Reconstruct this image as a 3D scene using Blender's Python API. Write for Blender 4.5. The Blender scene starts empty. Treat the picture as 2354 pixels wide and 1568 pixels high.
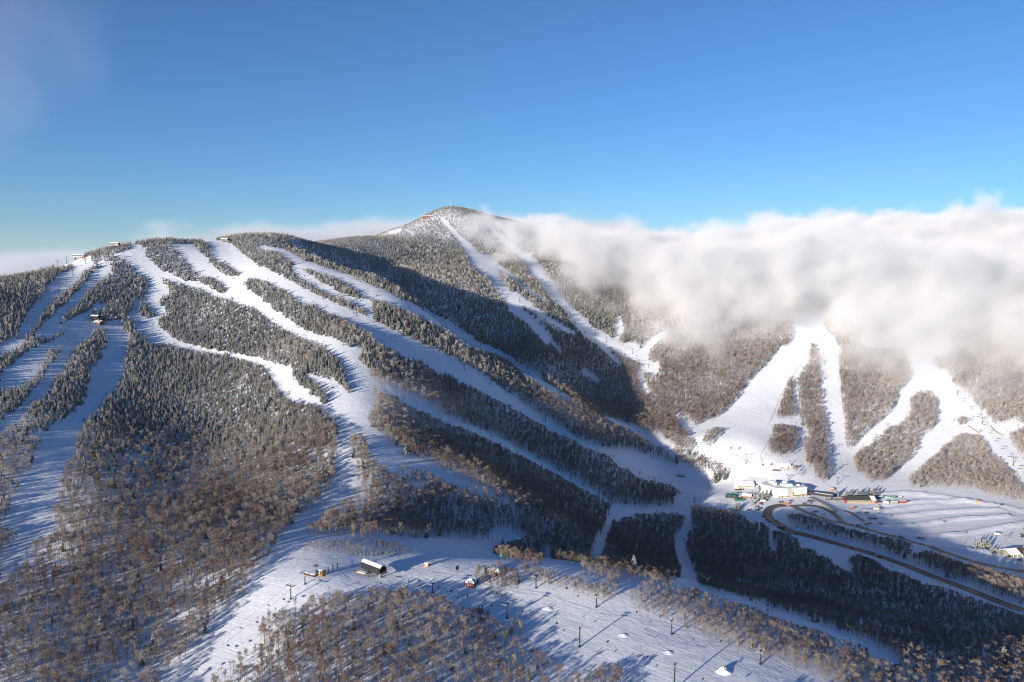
import bpy, math, random
import numpy as np
from mathutils import Vector

sc = bpy.context.scene
COL = sc.collection
rng = np.random.default_rng(7)
random.seed(7)

# ------------------------------------------------------------------ camera
F = 1811.0; CX = 1176.5; CY = 784.0          # focal length in pixels of a 2353 px wide picture
PITCH = math.radians(5.8)
cp, sp = math.cos(PITCH), math.sin(PITCH)
cam_d = bpy.data.cameras.new("camera"); cam = bpy.data.objects.new("camera", cam_d); COL.objects.link(cam)
cam_d.sensor_width = 36.0; cam_d.lens = 36.0 * F / 2353.0
cam_d.clip_start = 1.0; cam_d.clip_end = 60000.0
cam.location = (0, 0, 0); cam.rotation_euler = (math.radians(90) - PITCH, 0, 0)
sc.camera = cam

# ------------------------------------------------------------------ sky and sun
SUN_EL = 10.6; SUN_AZ = 221.0                # azimuth the light comes from, clockwise from +Y
w = bpy.data.worlds.new("World"); sc.world = w; w.use_nodes = True
nt = w.node_tree; nt.nodes.clear()
sky = nt.nodes.new("ShaderNodeTexSky"); sky.sky_type = 'NISHITA'; sky.sun_disc = False
sky.sun_elevation = math.radians(SUN_EL); sky.sun_rotation = math.radians(SUN_AZ)
sky.altitude = 1800; sky.air_density = 1.0; sky.dust_density = 0.0; sky.ozone_density = 5.3
bg = nt.nodes.new("ShaderNodeBackground"); bg.inputs[1].default_value = 0.080
out = nt.nodes.new("ShaderNodeOutputWorld")
nt.links.new(sky.outputs[0], bg.inputs[0]); nt.links.new(bg.outputs[0], out.inputs[0])
sun_d = bpy.data.lights.new("sun", 'SUN'); sun_o = bpy.data.objects.new("sun", sun_d); COL.objects.link(sun_o)
sun_d.energy = 5.0; sun_d.angle = math.radians(0.5); sun_d.color = (1.0, 0.86, 0.70)
az = math.radians(SUN_AZ); el = math.radians(SUN_EL)
sdir = Vector((math.sin(az) * math.cos(el), math.cos(az) * math.cos(el), math.sin(el)))
sun_o.rotation_euler = sdir.to_track_quat('Z', 'Y').to_euler()
sun_o.location = (-300, -300, 300)
sc.view_settings.view_transform = 'Standard'; sc.view_settings.look = 'None'
sc.view_settings.exposure = 0.87; sc.view_settings.gamma = 1.0
cy = sc.cycles
cy.max_bounces = 14; cy.diffuse_bounces = 3; cy.glossy_bounces = 2; cy.transmission_bounces = 2
cy.volume_bounces = 12; cy.volume_step_rate = 1.0; cy.volume_max_steps = 256
cy.transparent_max_bounces = 8; cy.use_adaptive_sampling = True; cy.adaptive_threshold = 0.02
cy.sample_clamp_indirect = 6.0; cy.pixel_filter_type = 'BLACKMAN_HARRIS'; cy.filter_width = 1.15
cy.use_denoising = True; cy.denoising_prefilter = 'ACCURATE'; cy.denoising_input_passes = 'RGB_ALBEDO_NORMAL'

# ------------------------------------------------------------------ geometry of the view
def ray(u, v):
    a = (u - CX) / F; b = (CY - v) / F
    return np.array([a, cp + b * sp, -sp + b * cp])
def pt(u, v, D):
    r = ray(u, v); return r * (D / r[1])
def project(x, y, z):
    d = y * cp - z * sp
    d = np.where(d < 1, 1, d)
    return CX + F * x / d, CY - F * (y * sp + z * cp) / d

# tiles in which the outlines were measured: name -> origin, 1 unit = .2502
TX = {'1': 0.0, '2': 588.3, '3': 1176.5, '4': 1764.8}; TY = {'A': 459.6, 'B': 804.3, 'C': 1175.4}
def T(tile, pts):
    ox, oy = TX[tile[1]], TY[tile[0]]
    return [(ox + p[0] * .2502, oy + p[1] * .2502) + tuple(q * .2502 for q in p[2:]) for p in pts]

# ------------------------------------------------------------------ terrain
CTRL = [
 # ridge of the near mountain
 (-300,700,900),(0,660,1050),(100,634,1120),(185,613,1170),(265,576,1220),(380,552,1300),(470,560,1330),(525,555,1360),(600,540,1390),(660,560,1390),
 (740,600,1350),(900,665,1280),(1080,790,1200),(1280,890,1190),(1450,990,1185),(1640,1100,1095),
 # face of the near mountain
 (0,760,930),(0,900,800),(0,1060,680),(0,1200,590),(0,1400,470),(0,1568,395),(-350,1000,700),(-350,1500,430),(-350,820,850),
 (170,700,1060),(300,750,1060),(240,850,930),(300,1000,790),(300,1200,600),(300,1400,475),(400,1568,390),
 (340,650,1180),(450,650,1200),(500,800,1040),(500,1000,840),(600,1100,720),(620,900,900),(650,700,1130),(530,600,1270),
 (800,780,1010),(820,930,860),(820,1050,740),(700,1190,630),(700,760,1060),(800,690,1170),(1000,850,1040),(1000,1000,865),
 (1250,980,1085),(1250,1100,935),(1000,1150,715),(1100,1080,785),(1400,1070,1035),(1500,1135,1020),(1400,1200,890),(1150,1250,695),(1100,820,1130),
 # bench with the lift terminal, foreground
 (860,1310,505),(720,1330,485),(1000,1290,518),(1000,1568,375),(700,1500,400),(700,1700,330),(1100,1350,480),(1300,1400,450),
 (1330,1500,403),(1560,1568,378),(1600,1700,340),(1250,1300,510),(1450,1350,470),(900,1430,430),(-350,1900,300),(1000,1900,290),(2700,1900,310),
 # lower right woods, road, valley floor
 (1600,1180,960),(1580,1280,800),(1750,1330,715),(1750,1480,418),(2000,1450,500),(2330,1560,440),(2300,1420,590),(2000,1290,770),(1850,1200,900),
 (2150,1200,905),(2340,1300,760),(2340,1200,890),(1800,1130,1010),(1650,1140,1010),(1950,1140,1005),(2100,1120,1030),(2340,1150,970),(2700,1200,870),(2700,1500,470),
 # right mountain (upper part inside the cloud)
 (1750,1060,1085),(1640,1040,1130),(2000,1060,1120),(2000,950,1240),(1850,900,1310),(2200,1000,1170),(2353,1000,1150),(2700,1000,1120),
 (2200,850,1360),(1850,800,1470),(1850,740,1600),(2353,780,1500),(2700,760,1500),(1900,600,2100),(2300,600,2000),(2800,560,2200),
 (1650,850,1410),(1600,960,1260),(1560,970,1250),(1500,760,1660),(1400,700,1800),(1500,600,2150),(1650,720,1650),
 (1480,900,1370),(1430,820,1530),(1330,820,1500),(1330,880,1410),
 # far mountain
 (1130,660,1650),(1130,760,1530),(1250,820,1430),(1250,700,1660),(1250,620,1950),(1400,600,2150),(1040,486,2550),(975,499,2450),(1110,500,2500),(1200,522,2400),
 (1300,560,2400),(900,533,2150),(830,548,1900),(740,562,1680),(1000,560,2080),(1000,620,1780),(850,600,1720),(950,650,1600),(1180,580,2150),
]
P = np.array([pt(*c) for c in CTRL])
# ground that the picture cannot see: back slopes, high ground raised behind the near ridge to shade the far mountain, the hidden gully behind the near crest, far lowlands
hid = [(-600,1620,0),(-250,1560,-65),(-215,1440,-105),(-35,1400,-200),(75,1290,-232),(150,1240,-245),(-360,1520,-20),(-780,1210,-60),(-740,1275,-38),(-700,1330,-15),(-620,1440,-5),(-545,1500,38),(-480,1500,48),(-470,1600,52),(-400,1540,26),(-900,1500,-110),(-1400,1300,-200),(-1500,700,-230),
       (-700,1900,-60),(-900,2600,-160),(-400,2600,-60),(-250,3200,-60),(200,3300,-60),(900,3000,20),(1700,3000,-40),(2200,2400,-40),(2200,1500,-150),(2000,900,-270),(1500,500,-270),
       (-1700,300,-260),(-1700,2000,-230),(0,3800,-220),(-1500,3600,-260),(1800,3800,-220),(0,120,-205),(-500,150,-230),(600,150,-215)]
P = np.vstack([P, np.array(hid, float)])
def tps(r2): return np.where(r2 > 1e-9, .5 * r2 * np.log(np.maximum(r2, 1e-9)), 0.0)
S_ = 1000.0
A = P[:, :2] / S_; n = len(A)
K = tps(((A[:, None] - A[None]) ** 2).sum(-1)) + np.eye(n) * 2e-5
Q = np.hstack([np.ones((n, 1)), A])
M = np.block([[K, Q], [Q.T, np.zeros((3, 3))]])
W = np.linalg.solve(M, np.concatenate([P[:, 2], np.zeros(3)]))
def value_noise(x, y, scale, seed):
    r = np.random.default_rng(seed); G = r.standard_normal((256, 256))
    fx = x / scale + 1000.3; fy = y / scale + 1000.7
    ix = np.floor(fx).astype(int); iy = np.floor(fy).astype(int); tx = fx - ix; ty = fy - iy
    tx = tx * tx * (3 - 2 * tx); ty = ty * ty * (3 - 2 * ty)
    g = lambda a, b: G[a % 256, b % 256]
    return (g(ix, iy) * (1 - tx) + g(ix + 1, iy) * tx) * (1 - ty) + (g(ix, iy + 1) * (1 - tx) + g(ix + 1, iy + 1) * tx) * ty
def smooth(t): t = np.clip(t, 0, 1); return t * t * (3 - 2 * t)

def axis(lo, hi, step, tail):
    core = np.arange(lo, hi + .1, step) if not callable(step) else None
    if core is None:
        c = [lo]
        while c[-1] < hi: c.append(c[-1] + step(c[-1]))
        core = np.array(c)
    a = [core[0] - t for t in tail[::-1]]; b = [core[-1] + t for t in tail]
    return np.concatenate([a, core, b])
tail = [60, 150, 300, 600, 1200, 2500, 5000, 10000, 20000]
gx = axis(-1300, 1500, 5.0, tail)
gy = axis(200, 3300, lambda y: max(3.2, .0062 * y), tail)
GX, GY = np.meshgrid(gx, gy, indexing='ij')
def base_height(x, y):
    shp = x.shape; xf = x.ravel() / S_; yf = y.ravel() / S_
    z = np.empty(xf.size)
    for i in range(0, xf.size, 20000):
        a = xf[i:i + 20000]; b = yf[i:i + 20000]
        z[i:i + 20000] = tps((a[:, None] - A[:, 0]) ** 2 + (b[:, None] - A[:, 1]) ** 2) @ W[:n] + W[n] + W[n + 1] * a + W[n + 2] * b
    z = z.reshape(shp)
    # far away the ground settles to lowland
    o = np.maximum.reduce([(-1700 - x) / 900, (x - 2200) / 900, (y - 3700) / 900, (100 - y) / 900, np.zeros_like(x)])
    z = np.clip(z, -345, 260)
    k = smooth(o)
    return z * (1 - k) + (-312) * k
GZ = base_height(GX, GY)

def seg_dist(x, y, line):
    """distance to a polyline"""
    best = np.full(x.shape, 1e9)
    for (x0, y0), (x1, y1) in zip(line[:-1], line[1:]):
        dx, dy = x1 - x0, y1 - y0; L = dx * dx + dy * dy + 1e-9
        t = np.clip(((x - x0) * dx + (y - y0) * dy) / L, 0, 1)
        best = np.minimum(best, np.hypot(x - x0 - t * dx, y - y0 - t * dy))
    return best

def bil(Zg, x, y):
    x = np.asarray(x, float); y = np.asarray(y, float)
    i = np.clip(np.searchsorted(gx, x) - 1, 0, len(gx) - 2); j = np.clip(np.searchsorted(gy, y) - 1, 0, len(gy) - 2)
    tx = np.clip((x - gx[i]) / (gx[i + 1] - gx[i]), 0, 1); ty = np.clip((y - gy[j]) / (gy[j + 1] - gy[j]), 0, 1)
    return (Zg[i, j] * (1 - tx) + Zg[i + 1, j] * tx) * (1 - ty) + (Zg[i, j + 1] * (1 - tx) + Zg[i + 1, j + 1] * tx) * ty
def H(x, y): return bil(GZ, x, y)

_t = np.concatenate([np.arange(250, 1500, 4.0), np.arange(1500, 4200, 10.0)])
def at(u, v):
    """where the line of sight through a picture point meets the ground"""
    r = ray(u, v); r = r / r[1]
    X = r[0] * _t; Y = _t; Z = r[2] * _t
    below = np.nonzero(Z < H(X, Y))[0]
    if len(below) == 0: return at(u, v + 1.0) if v < CY else None
    k = below[0]; lo = _t[max(k - 1, 0)]; hi = _t[k]
    for _ in range(14):
        m = .5 * (lo + hi)
        if r[2] * m < H(r[0] * m, m): hi = m
        else: lo = m
    return Vector((float(r[0] * hi), float(hi), float(H(r[0] * hi, hi))))
def at_line(pts): return [at(p[0], p[1]) for p in pts]

# snow banks pushed up between the rows of the car park, measured on the smooth ground
BERMS = [T('B4', p) for p in (
  [(1040,1330),(1300,1310),(1600,1340),(1900,1400),(2200,1440),(2351,1480)],
  [(1040,1420),(1250,1395),(1500,1385),(1920,1390)],
  [(880,1480),(1100,1470),(1300,1440),(1520,1420)],
  [(940,1530),(1250,1520),(1500,1490),(1800,1470),(2120,1465)],)] + [T('C4', p) for p in (
  [(820,130),(1100,145),(1400,115),(1650,75),(1900,60),(2210,45)],
  [(1200,235),(1500,225),(1800,195),(2000,165),(2351,110)],
  [(1350,330),(1560,325),(1750,335),(2000,365)],)]
bump = np.zeros_like(GZ)
near = (GY > 600) & (GY < 1300) & (GX > 200) & (GX < 900)
for b in BERMS:
    L = [p for p in at_line(b) if p is not None]; L = [(p.x, p.y) for p in L]
    d = seg_dist(GX[near], GY[near], L)
    bump[near] += 2.4 * np.exp(-(d / 3.6) ** 2) * (1 + .3 * value_noise(GX[near], GY[near], 9, 5))
und = (value_noise(GX, GY, 130, 1) * 2.2 + value_noise(GX, GY, 60, 2) * .8 + value_noise(GX, GY, 27, 3) * .18 + value_noise(GX, GY, 13, 4) * .04)
flat = np.exp(-(((GX - 450) / 310) ** 2 + ((GY - 910) / 200) ** 2) ** 2)
und *= np.clip((GY - 100) / 300, 0, 1) * (1 - .85 * flat)
far_k = smooth((GY - 1600) / 800)
und += far_k * (value_noise(GX, GY, 260, 6) * 7 + value_noise(GX, GY, 120, 7) * 3)
GZ = GZ + und + bump

# ------------------------------------------------------------------ cleared runs / forest outlines
exec_ops = []
def S(tile, pts): exec_ops.append(('poly', 1, T(tile, pts)))
def Fp(tile, pts): exec_ops.append(('poly', 0, T(tile, pts)))
def SL(tile, pts): exec_ops.append(('line', 1, T(tile, pts)))
def FL(tile, pts): exec_ops.append(('line', 0, T(tile, pts)))
def SR(pts): exec_ops.append(('poly', 1, pts))
# upper left
SL('A1', [(830,560,45),(730,610,45),(690,680,50),(580,740,70),(520,800,60),(470,850,50),(410,930,45),(350,1000,50),(300,1080,55),(250,1160,50),(215,1200,35),(190,1290,28),(60,1330,35),(0,1380,35)])
SL('A1', [(500,605,14),(600,575,18),(700,545,22),(820,540,22)])
SL('A1', [(900,570,20),(980,600,25),(980,640,35),(880,690,45),(830,760,35),(790,800,22),(740,850,26),(700,900,36),(660,950,36),(620,980,24),(560,1040,28),(500,1110,46),(430,1180,54),(370,1220,28)])
S('A1', [(1190,400),(1270,410),(1330,450),(1340,520),(1400,590),(1480,650),(1620,710),(1700,750),(1820,750),(1900,800),(2050,870),(2351,940),(2351,980),(2200,940),(2100,900),(1950,870),(1850,800),(1720,780),(1650,740),(1650,780),(1520,700),(1450,700),(1500,770),(1560,830),(1540,860),(1490,870),(1460,920),(1470,960),(1530,1030),(1450,1080),(1450,1150),(1500,1200),(1600,1280),(1750,1340),(2000,1390),(2200,1420),(2351,1460),(2351,1495),(2250,1455),(2100,1420),(1800,1370),(1600,1330),(1480,1310),(1340,1300),(1340,1230),(1260,1190),(1230,1150),(1280,1160),(1250,1120),(1170,1050),(1220,1020),(1220,930),(1290,900),(1350,870),(1360,770),(1370,700),(1290,680),(1240,620),(1180,560),(1140,520),(1050,515),(1040,495),(1180,470),(1230,440)])
Fp('A1', [(1290,890),(1320,880),(1350,950),(1420,1020),(1430,1070),(1370,1090),(1270,1060),(1260,1010),(1290,960)])
S('A1', [(1560,415),(1780,400),(1790,450),(1870,510),(1960,610),(2060,700),(2190,700),(2190,650),(2060,570),(1990,550),(1930,470),(1920,400),(1860,365),(1980,370),(2110,400),(2200,470),(2351,590),(2351,690),(2250,720),(2240,770),(2300,850),(2351,870),(2351,980),(2200,940),(2050,860),(2090,830),(2080,790),(2010,740),(1980,710),(1890,680),(1830,700),(1830,680),(1740,590),(1690,520),(1600,430)])
S('A1', [(850,975),(990,950),(990,975),(850,1000),(830,1030),(700,1120),(840,1080),(850,1110),(940,1130),(1100,1100),(1110,1150),(1160,1230),(1180,1290),(1160,1380),(1130,1500),(1125,1568),(850,1568),(900,1500),(960,1430),(990,1310),(970,1190),(940,1150),(880,1160),(850,1120),(700,1130),(690,1110),(820,1030)])
S('A1', [(700,1120),(840,1090),(880,1160),(820,1250),(760,1290),(680,1340),(560,1350),(470,1340),(420,1430),(380,1500),(330,1568),(60,1568),(180,1450),(300,1370),(450,1310),(570,1250),(610,1190)])
S('A1', [(690,1345),(640,1390),(600,1480),(580,1568),(450,1568),(500,1470),(560,1390),(580,1350)])
S('A1', [(840,1020),(840,1060),(700,1120),(610,1160),(450,1250),(370,1240),(400,1200),(530,1160),(700,1070)])
S('B1', [(300,-20),(440,-20),(390,80),(370,160),(300,250),(200,310),(100,330),(0,350),(0,220),(100,150),(200,60)])
SL('B1', [(610,0,45),(560,110,35),(480,190,50),(430,300,50),(350,400,52),(270,450,32),(240,500,28),(150,600,45),(60,660,45),(0,710,40)])
S('B1', [(970,-20),(1150,-20),(1140,150),(1130,220),(1050,330),(1030,380),(960,440),(940,510),(800,620),(740,700),(720,760),(680,950),(600,1060),(570,1150),(540,1250),(520,1330),(500,1450),(490,1580),(130,1580),(100,1500),(130,1350),(200,1200),(280,1150),(290,1040),(320,980),(370,850),(380,790),(450,740),(540,650),(650,600),(680,580),(690,530),(780,500),(800,430),(810,330),(830,200),(900,110),(950,60)])
S('C1', [(0,100),(130,60),(130,-20),(490,-20),(520,130),(480,200),(400,220),(280,290),(220,400),(180,500),(100,580),(20,660),(0,760),(0,390),(70,360),(150,300),(170,190),(100,160),(0,140)])
S('C1', [(2360,560),(2360,1000),(2300,1090),(2290,1230),(2200,1290),(2150,1370),(2060,1370),(2020,1440),(1930,1500),(1900,1700),(1400,1700),(1600,1440),(1700,1350),(1760,1280),(1850,1180),(1950,1060),(1990,1000),(1980,940),(2170,860),(2210,800),(2270,700),(2320,590)])
# middle runs of the near mountain
S('A2', [(0,590),(150,660),(210,690),(330,750),(450,820),(600,890),(800,980),(950,1040),(1080,1110),(1250,1190),(1400,1260),(1550,1330),(1700,1400),(1850,1470),(2010,1580),(1660,1580),(1600,1510),(1480,1450),(1370,1430),(1290,1370),(1200,1330),(1100,1290),(1050,1200),(950,1160),(830,1100),(760,1060),(700,1040),(600,1000),(540,930),(450,950),(360,890),(290,830),(200,790),(100,740),(0,710)])
S('B2', [(1640,-20),(1800,90),(1930,150),(2050,210),(2200,310),(2360,425),(2360,515),(2220,460),(2100,400),(1980,320),(1880,290),(1800,220),(1680,180),(1600,150),(1530,90),(1370,60),(1270,-20)])
SL('A2', [(30,425,8),(140,450,16),(230,480,30),(300,520,42),(380,570,42),(440,592,28),(520,600,26),(600,640,26),(720,670,28),(850,720,36),(950,780,46),(1050,840,50),(1200,880,38),(1300,940,38),(1400,970,34),(1550,1050,34),(1700,1120,34),(1850,1210,38),(1960,1290,42),(2050,1340,28),(2200,1390,20),(2300,1440,17),(2360,1465,15)])
SL('A2', [(330,620,22),(400,660,28),(480,710,28),(560,770,26),(640,810,20),(750,860,16),(850,900,14),(950,940,24),(1030,960,40),(1040,1020,36),(1050,1070,26)])
SL('A2', [(0,900,36),(30,960,42),(120,1030,42),(230,1110,42),(350,1180,38),(450,1230,34),(560,1270,34),(660,1310,52),(760,1350,56),(830,1420,60),(880,1500,60),(950,1580,70)])
SL('A2', [(0,1480,10),(100,1500,10),(250,1540,12),(350,1575,10)])
Fp('A2', [(210,460),(0,440),(0,570),(150,650),(210,640),(230,610),(350,600),(340,560),(250,510)])
S('B2', [(0,80),(150,120),(300,160),(450,200),(560,240),(700,280),(800,340),(850,420),(920,430),(880,350),(850,280),(810,170),(760,70),(690,-20),(990,-20),(905,90),(960,150),(1040,170),(1060,230),(1070,290),(1180,350),(1290,390),(1380,400),(1500,450),(1600,510),(1680,570),(1800,640),(1950,700),(2100,750),(2250,820),(2360,875),(2360,930),(2200,850),(2050,780),(1900,710),(1780,680),(1720,640),(1600,590),(1450,530),(1330,470),(1290,420),(1150,380),(1080,340),(1060,400),(1110,450),(1080,520),(1040,580),(1020,660),(1060,720),(1150,780),(1220,840),(1300,900),(1370,960),(1460,1010),(1600,1060),(1750,1120),(1900,1200),(2060,1280),(2200,1330),(2360,1395),(2360,1410),(2100,1318),(1900,1258),(1780,1215),(1650,1160),(1560,1098),(1330,1060),(1230,1070),(1130,1050),(1080,1000),(1050,900),(1010,820),(960,760),(880,780),(870,830),(880,950),(890,1040),(930,1090),(940,1150),(930,1270),(880,1330),(800,1380),(720,1430),(620,1490),(560,1580),(330,1580),(500,1480),(620,1400),(690,1290),(720,1180),(720,1060),(740,900),(740,780),(780,740),(770,680),(690,600),(640,540),(560,490),(450,490),(380,470),(270,430),(240,380),(200,330),(150,260),(110,180),(60,130),(0,110)])
Fp('B2', [(340,170),(440,200),(560,290),(650,380),(650,500),(590,490),(480,380),(360,290),(330,230)])
SL('B2', [(1200,1080,18),(1330,1140,13),(1450,1220,11),(1560,1290,9)])
# far mountain
SL('A2', [(1700,170,12),(1760,230,14),(1850,330,14),(1950,440,36),(2000,520,60),(2080,570,56),(2150,650,50),(2220,740,48),(2270,820,46),(2330,900,46),(2360,940,46)])
SL('A2', [(1990,560,30),(2050,640,20),(2090,690,9)])
SL('A2', [(2100,500,24),(2230,620,20),(2360,705,12)])
SL('A2', [(1210,300,10),(1280,290,14),(1330,270,10)]); SL('A2', [(1390,280,8),(1440,320,12)])
SL('A3', [(0,690,12),(60,750,12),(130,810,11),(200,850,10),(290,910,8)])
SL('A3', [(0,860,36),(100,930,24),(200,1000,20),(300,1080,20),(400,1130,18),(480,1180,16),(570,1218,13)])
SL('A3', [(0,960,55),(60,1020,38),(150,1090,32),(220,1160,36),(290,1250,32),(330,1310,16)])
SL('A3', [(220,1110,11),(300,1200,11),(380,1310,13),(450,1390,12)])
S('A3', [(-300,150),(-100,330),(60,440),(150,500),(250,570),(330,700),(420,800),(480,900),(550,980),(700,1110),(720,1170),(830,1200),(900,1260),(930,1280),(950,1200),(940,1100),(980,1060),(1010,1100),(1030,1200),(980,1260),(1000,1310),(1100,1320),(1190,1370),(1240,1300),(1330,1240),(1440,1215),(1350,1290),(1280,1360),(1240,1420),(1240,1480),(1350,1520),(1350,1580),(1200,1580),(1190,1500),(1100,1470),(980,1400),(900,1340),(870,1400),(850,1380),(760,1300),(650,1230),(620,1180),(550,1110),(490,1000),(430,960),(380,920),(320,830),(240,730),(160,680),(130,600),(50,500),(-100,380)])
SL('B3', [(1220,-10,40),(1215,80,36),(1200,150,30),(1180,230,24),(1190,300,28),(1220,360,28),(1245,395,10)])
SL('B3', [(1320,110,15),(1330,160,22),(1300,220,14),(1270,270,11)])
SL('B3', [(860,-10,20),(920,60,18),(990,130,10)])
SL('B3', [(0,105,14),(100,180,24),(200,240,24),(300,310,21),(400,370,17),(500,430,11),(550,470,8)])
SL('B3', [(850,600,7),(950,660,15),(1080,700,20),(1200,770,26),(1300,820,32),(1400,870,32),(1460,920,28),(1480,980,16)])
SL('B3', [(1345,750,15),(1360,830,22)]); SL('B3', [(640,190,10),(720,240,14),(790,290,8)])
# valley floor and right mountain are open; forest islands are put back afterwards
S('B3', [(1450,520),(1510,570),(1690,720),(1720,690),(1900,620),(2050,480),(2200,270),(2360,120),(2360,1580),(2190,1580),(2100,1500),(2030,1470),(1900,1460),(1800,1440),(1700,1410),(1640,1430),(1640,1580),(1590,1580),(1580,1520),(1480,1490),(1300,1500),(1150,1500),(1020,1540),(960,1580),(920,1540),(980,1500),(930,1410),(830,1370),(750,1320),(600,1250),(500,1190),(400,1130),(250,1060),(150,1000),(0,935),(0,890),(100,930),(200,990),(350,1060),(450,1130),(550,1180),(700,1260),(850,1350),(950,1400),(1050,1430),(1200,1450),(1490,1440),(1500,1370),(1570,1330),(1500,1260),(1420,1230),(1300,1200),(1200,1180),(1120,1150),(1080,1100),(1000,1080),(930,1020),(870,960),(760,930),(700,900),(650,880),(570,830),(470,780),(330,740),(290,680),(200,650),(100,580),(0,540),(0,425),(100,500),(250,600),(350,650),(450,720),(600,820),(740,880),(870,910),(1050,930),(1150,940),(1250,970),(1350,1010),(1450,1060),(1520,1080),(1600,1080),(1680,1120),(1830,1160),(1850,1210),(1900,1215),(1990,1190),(2000,1150),(1950,1060),(1850,1000),(1750,960),(1680,930),(1660,830),(1600,740),(1530,680),(1500,560)])
Fp('B3', [(1790,730),(1900,700),(1950,720),(1890,820),(1820,920),(1740,880),(1750,830)])
S('A4', [(210,1150),(230,1250),(110,1500),(60,1600),(2360,1600),(2360,700),(400,700)])
S('B4', [(0,110),(110,-20),(2360,-20),(2360,1580),(0,1580)])
Fp('A4', [(500,1000),(900,1150),(840,1300),(950,1390),(1100,1440),(1200,1500),(1260,1580),(690,1580),(690,1390),(640,1330),(590,1250),(520,1180)])
Fp('B4', [(390,-60),(420,-70),(440,0),(470,100),(480,250),(490,350),(500,500),(530,600),(540,750),(545,900),(550,1050),(580,1120),(570,1200),(500,1230),(430,1180),(430,1110),(370,1080),(350,1000),(320,900),(330,830),(380,780),(300,700),(290,600),(280,450),(270,270),(310,180),(360,130)])
Fp('B4', [(190,260),(230,230),(240,330),(230,450),(240,560),(220,640),(60,640),(90,560),(130,440)])
Fp('B4', [(60,670),(250,690),(280,740),(260,850),(240,970),(100,990),(0,980),(0,870),(40,750)])
Fp('B4', [(650,50),(700,-20),(1250,-20),(1310,200),(1310,290),(1200,400),(1190,480),(1100,620),(1000,700),(900,790),(830,850),(790,910),(720,910),(705,850),(700,700),(690,550),(660,370),(650,200)])
Fp('B4', [(1310,430),(1400,360),(1500,370),(1550,450),(1560,600),(1540,720),(1470,780),(1400,790),(1400,900),(1350,990),(1250,1070),(1150,1160),(1050,1220),(930,1220),(830,1130),(780,1060),(780,980),(850,900),(940,870),(960,810),(1050,770),(1100,700),(1200,680),(1300,590)])
Fp('B4', [(1390,1080),(1450,1020),(1550,940),(1600,890),(1690,800),(1800,760),(1950,780),(2020,860),(2040,940),(2140,1000),(2230,1090),(2300,1200),(2360,1260),(2360,1400),(2200,1370),(2050,1340),(1900,1290),(1700,1270),(1500,1270),(1400,1260),(1290,1240),(1290,1150),(1340,1130)])
Fp('A4', [(1500,1450),(1700,1350),(2360,1100),(2360,1580),(1640,1580)])
Fp('B4', [(1650,150),(1700,-20),(2360,-20),(2360,690),(2250,660),(2080,700),(2030,640),(1930,570),(1880,470),(1800,400),(1720,340),(1680,260),(1650,200)])
Fp('A4', [(1520,1450),(1600,1460),(1620,1560),(1540,1568)])
Fp('B4', [(2210,760),(2360,700),(2360,1000),(2290,950),(2230,870)])
Fp('B4', [(1730,650),(1750,610),(1860,620),(1860,680),(1740,700)])
Fp('B4', [(210,1060),(260,1050),(330,1140),(300,1175),(240,1140)])
# bench, lower right
S('C2', [(470,-20),(640,-20),(540,60),(480,120),(455,180),(480,228),(620,228),(760,218),(880,228),(1000,233),(1250,235),(1400,243),(1500,252),(1700,252),(1850,248),(2000,268),(2150,288),(2165,240),(2180,190),(2240,180),(2351,205),(2450,250),(2540,330),(2640,370),(2780,460),(2870,480),(2990,485),(2990,560),(3050,600),(3220,630),(3350,642),(3560,655),(3840,640),(3900,600),(3900,520),(3870,430),(3835,310),(3845,270),(3910,180),(3945,100),(3930,-20),(3995,-20),(4010,150),(3950,220),(3950,370),(3990,500),(4050,580),(4070,680),(4150,710),(4250,740),(4400,775),(4550,830),(4701,885),(4701,945),(4550,870),(4350,810),(4200,760),(4100,730),(4050,690),(3910,700),(3850,680),(3800,650),(3640,650),(3520,675),(3440,705),(3440,800),(3450,890),(3500,930),(3600,960),(3690,1000),(3800,1010),(3900,1060),(4000,1120),(4100,1150),(4220,1190),(4350,1240),(4500,1280),(4600,1330),(4701,1370),(4701,1700),(2780,1700),(2810,1500),(2800,1420),(2730,1330),(2600,1270),(2500,1160),(2460,1050),(2410,965),(2351,955),(2330,1060),(2230,1000),(2130,930),(2050,880),(1950,900),(1800,840),(1750,770),(1650,745),(1550,715),(1440,745),(1370,710),(1300,700),(1200,695),(1150,705),(1050,690),(1000,745),(850,745),(800,700),(700,745),(600,765),(560,745),(470,805),(400,900),(330,930),(250,900),(200,875),(130,895),(60,965),(20,1100),(-20,1250),(-60,1100),(-40,600),(100,420)])
Fp('C2', [(435,270),(520,270),(620,260),(900,250),(1300,270),(1390,330),(1540,350),(1530,380),(1380,400),(1250,400),(1180,430),(1050,420),(860,400),(720,390),(450,390)])
Fp('C2', [(1995,500),(2060,480),(2180,490),(2230,455),(2290,500),(2400,520),(2430,600),(2420,700),(2410,745),(2300,755),(2200,740),(2080,700),(2000,640)])
Fp('C2', [(2170,340),(2250,300),(2351,270),(2490,300),(2550,340),(2650,400),(2640,490),(2590,500),(2500,470),(2430,480),(2351,470),(2200,410)])
Fp('C3', [(75,480),(200,500),(300,530),(400,540),(480,590),(600,580),(700,650),(850,650),(930,610),(975,650),(970,720),(950,790),(900,840),(820,830),(700,780),(560,740),(450,720),(300,690),(170,650),(80,590)])
Fp('C3', [(510,1480),(620,1470),(640,1560),(700,1470),(760,1440),(850,1420),(950,1380),(1010,1420),(1030,1500),(1000,1700),(480,1700)])
S('C3', [(720,430),(750,330),(820,210),(870,120),(900,60),(890,0),(960,-20),(940,60),(890,180),(860,300),(820,400),(760,440)])
S('C3', [(2050,-20),(2360,-20),(2360,150),(2290,90),(2180,30)])
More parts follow.
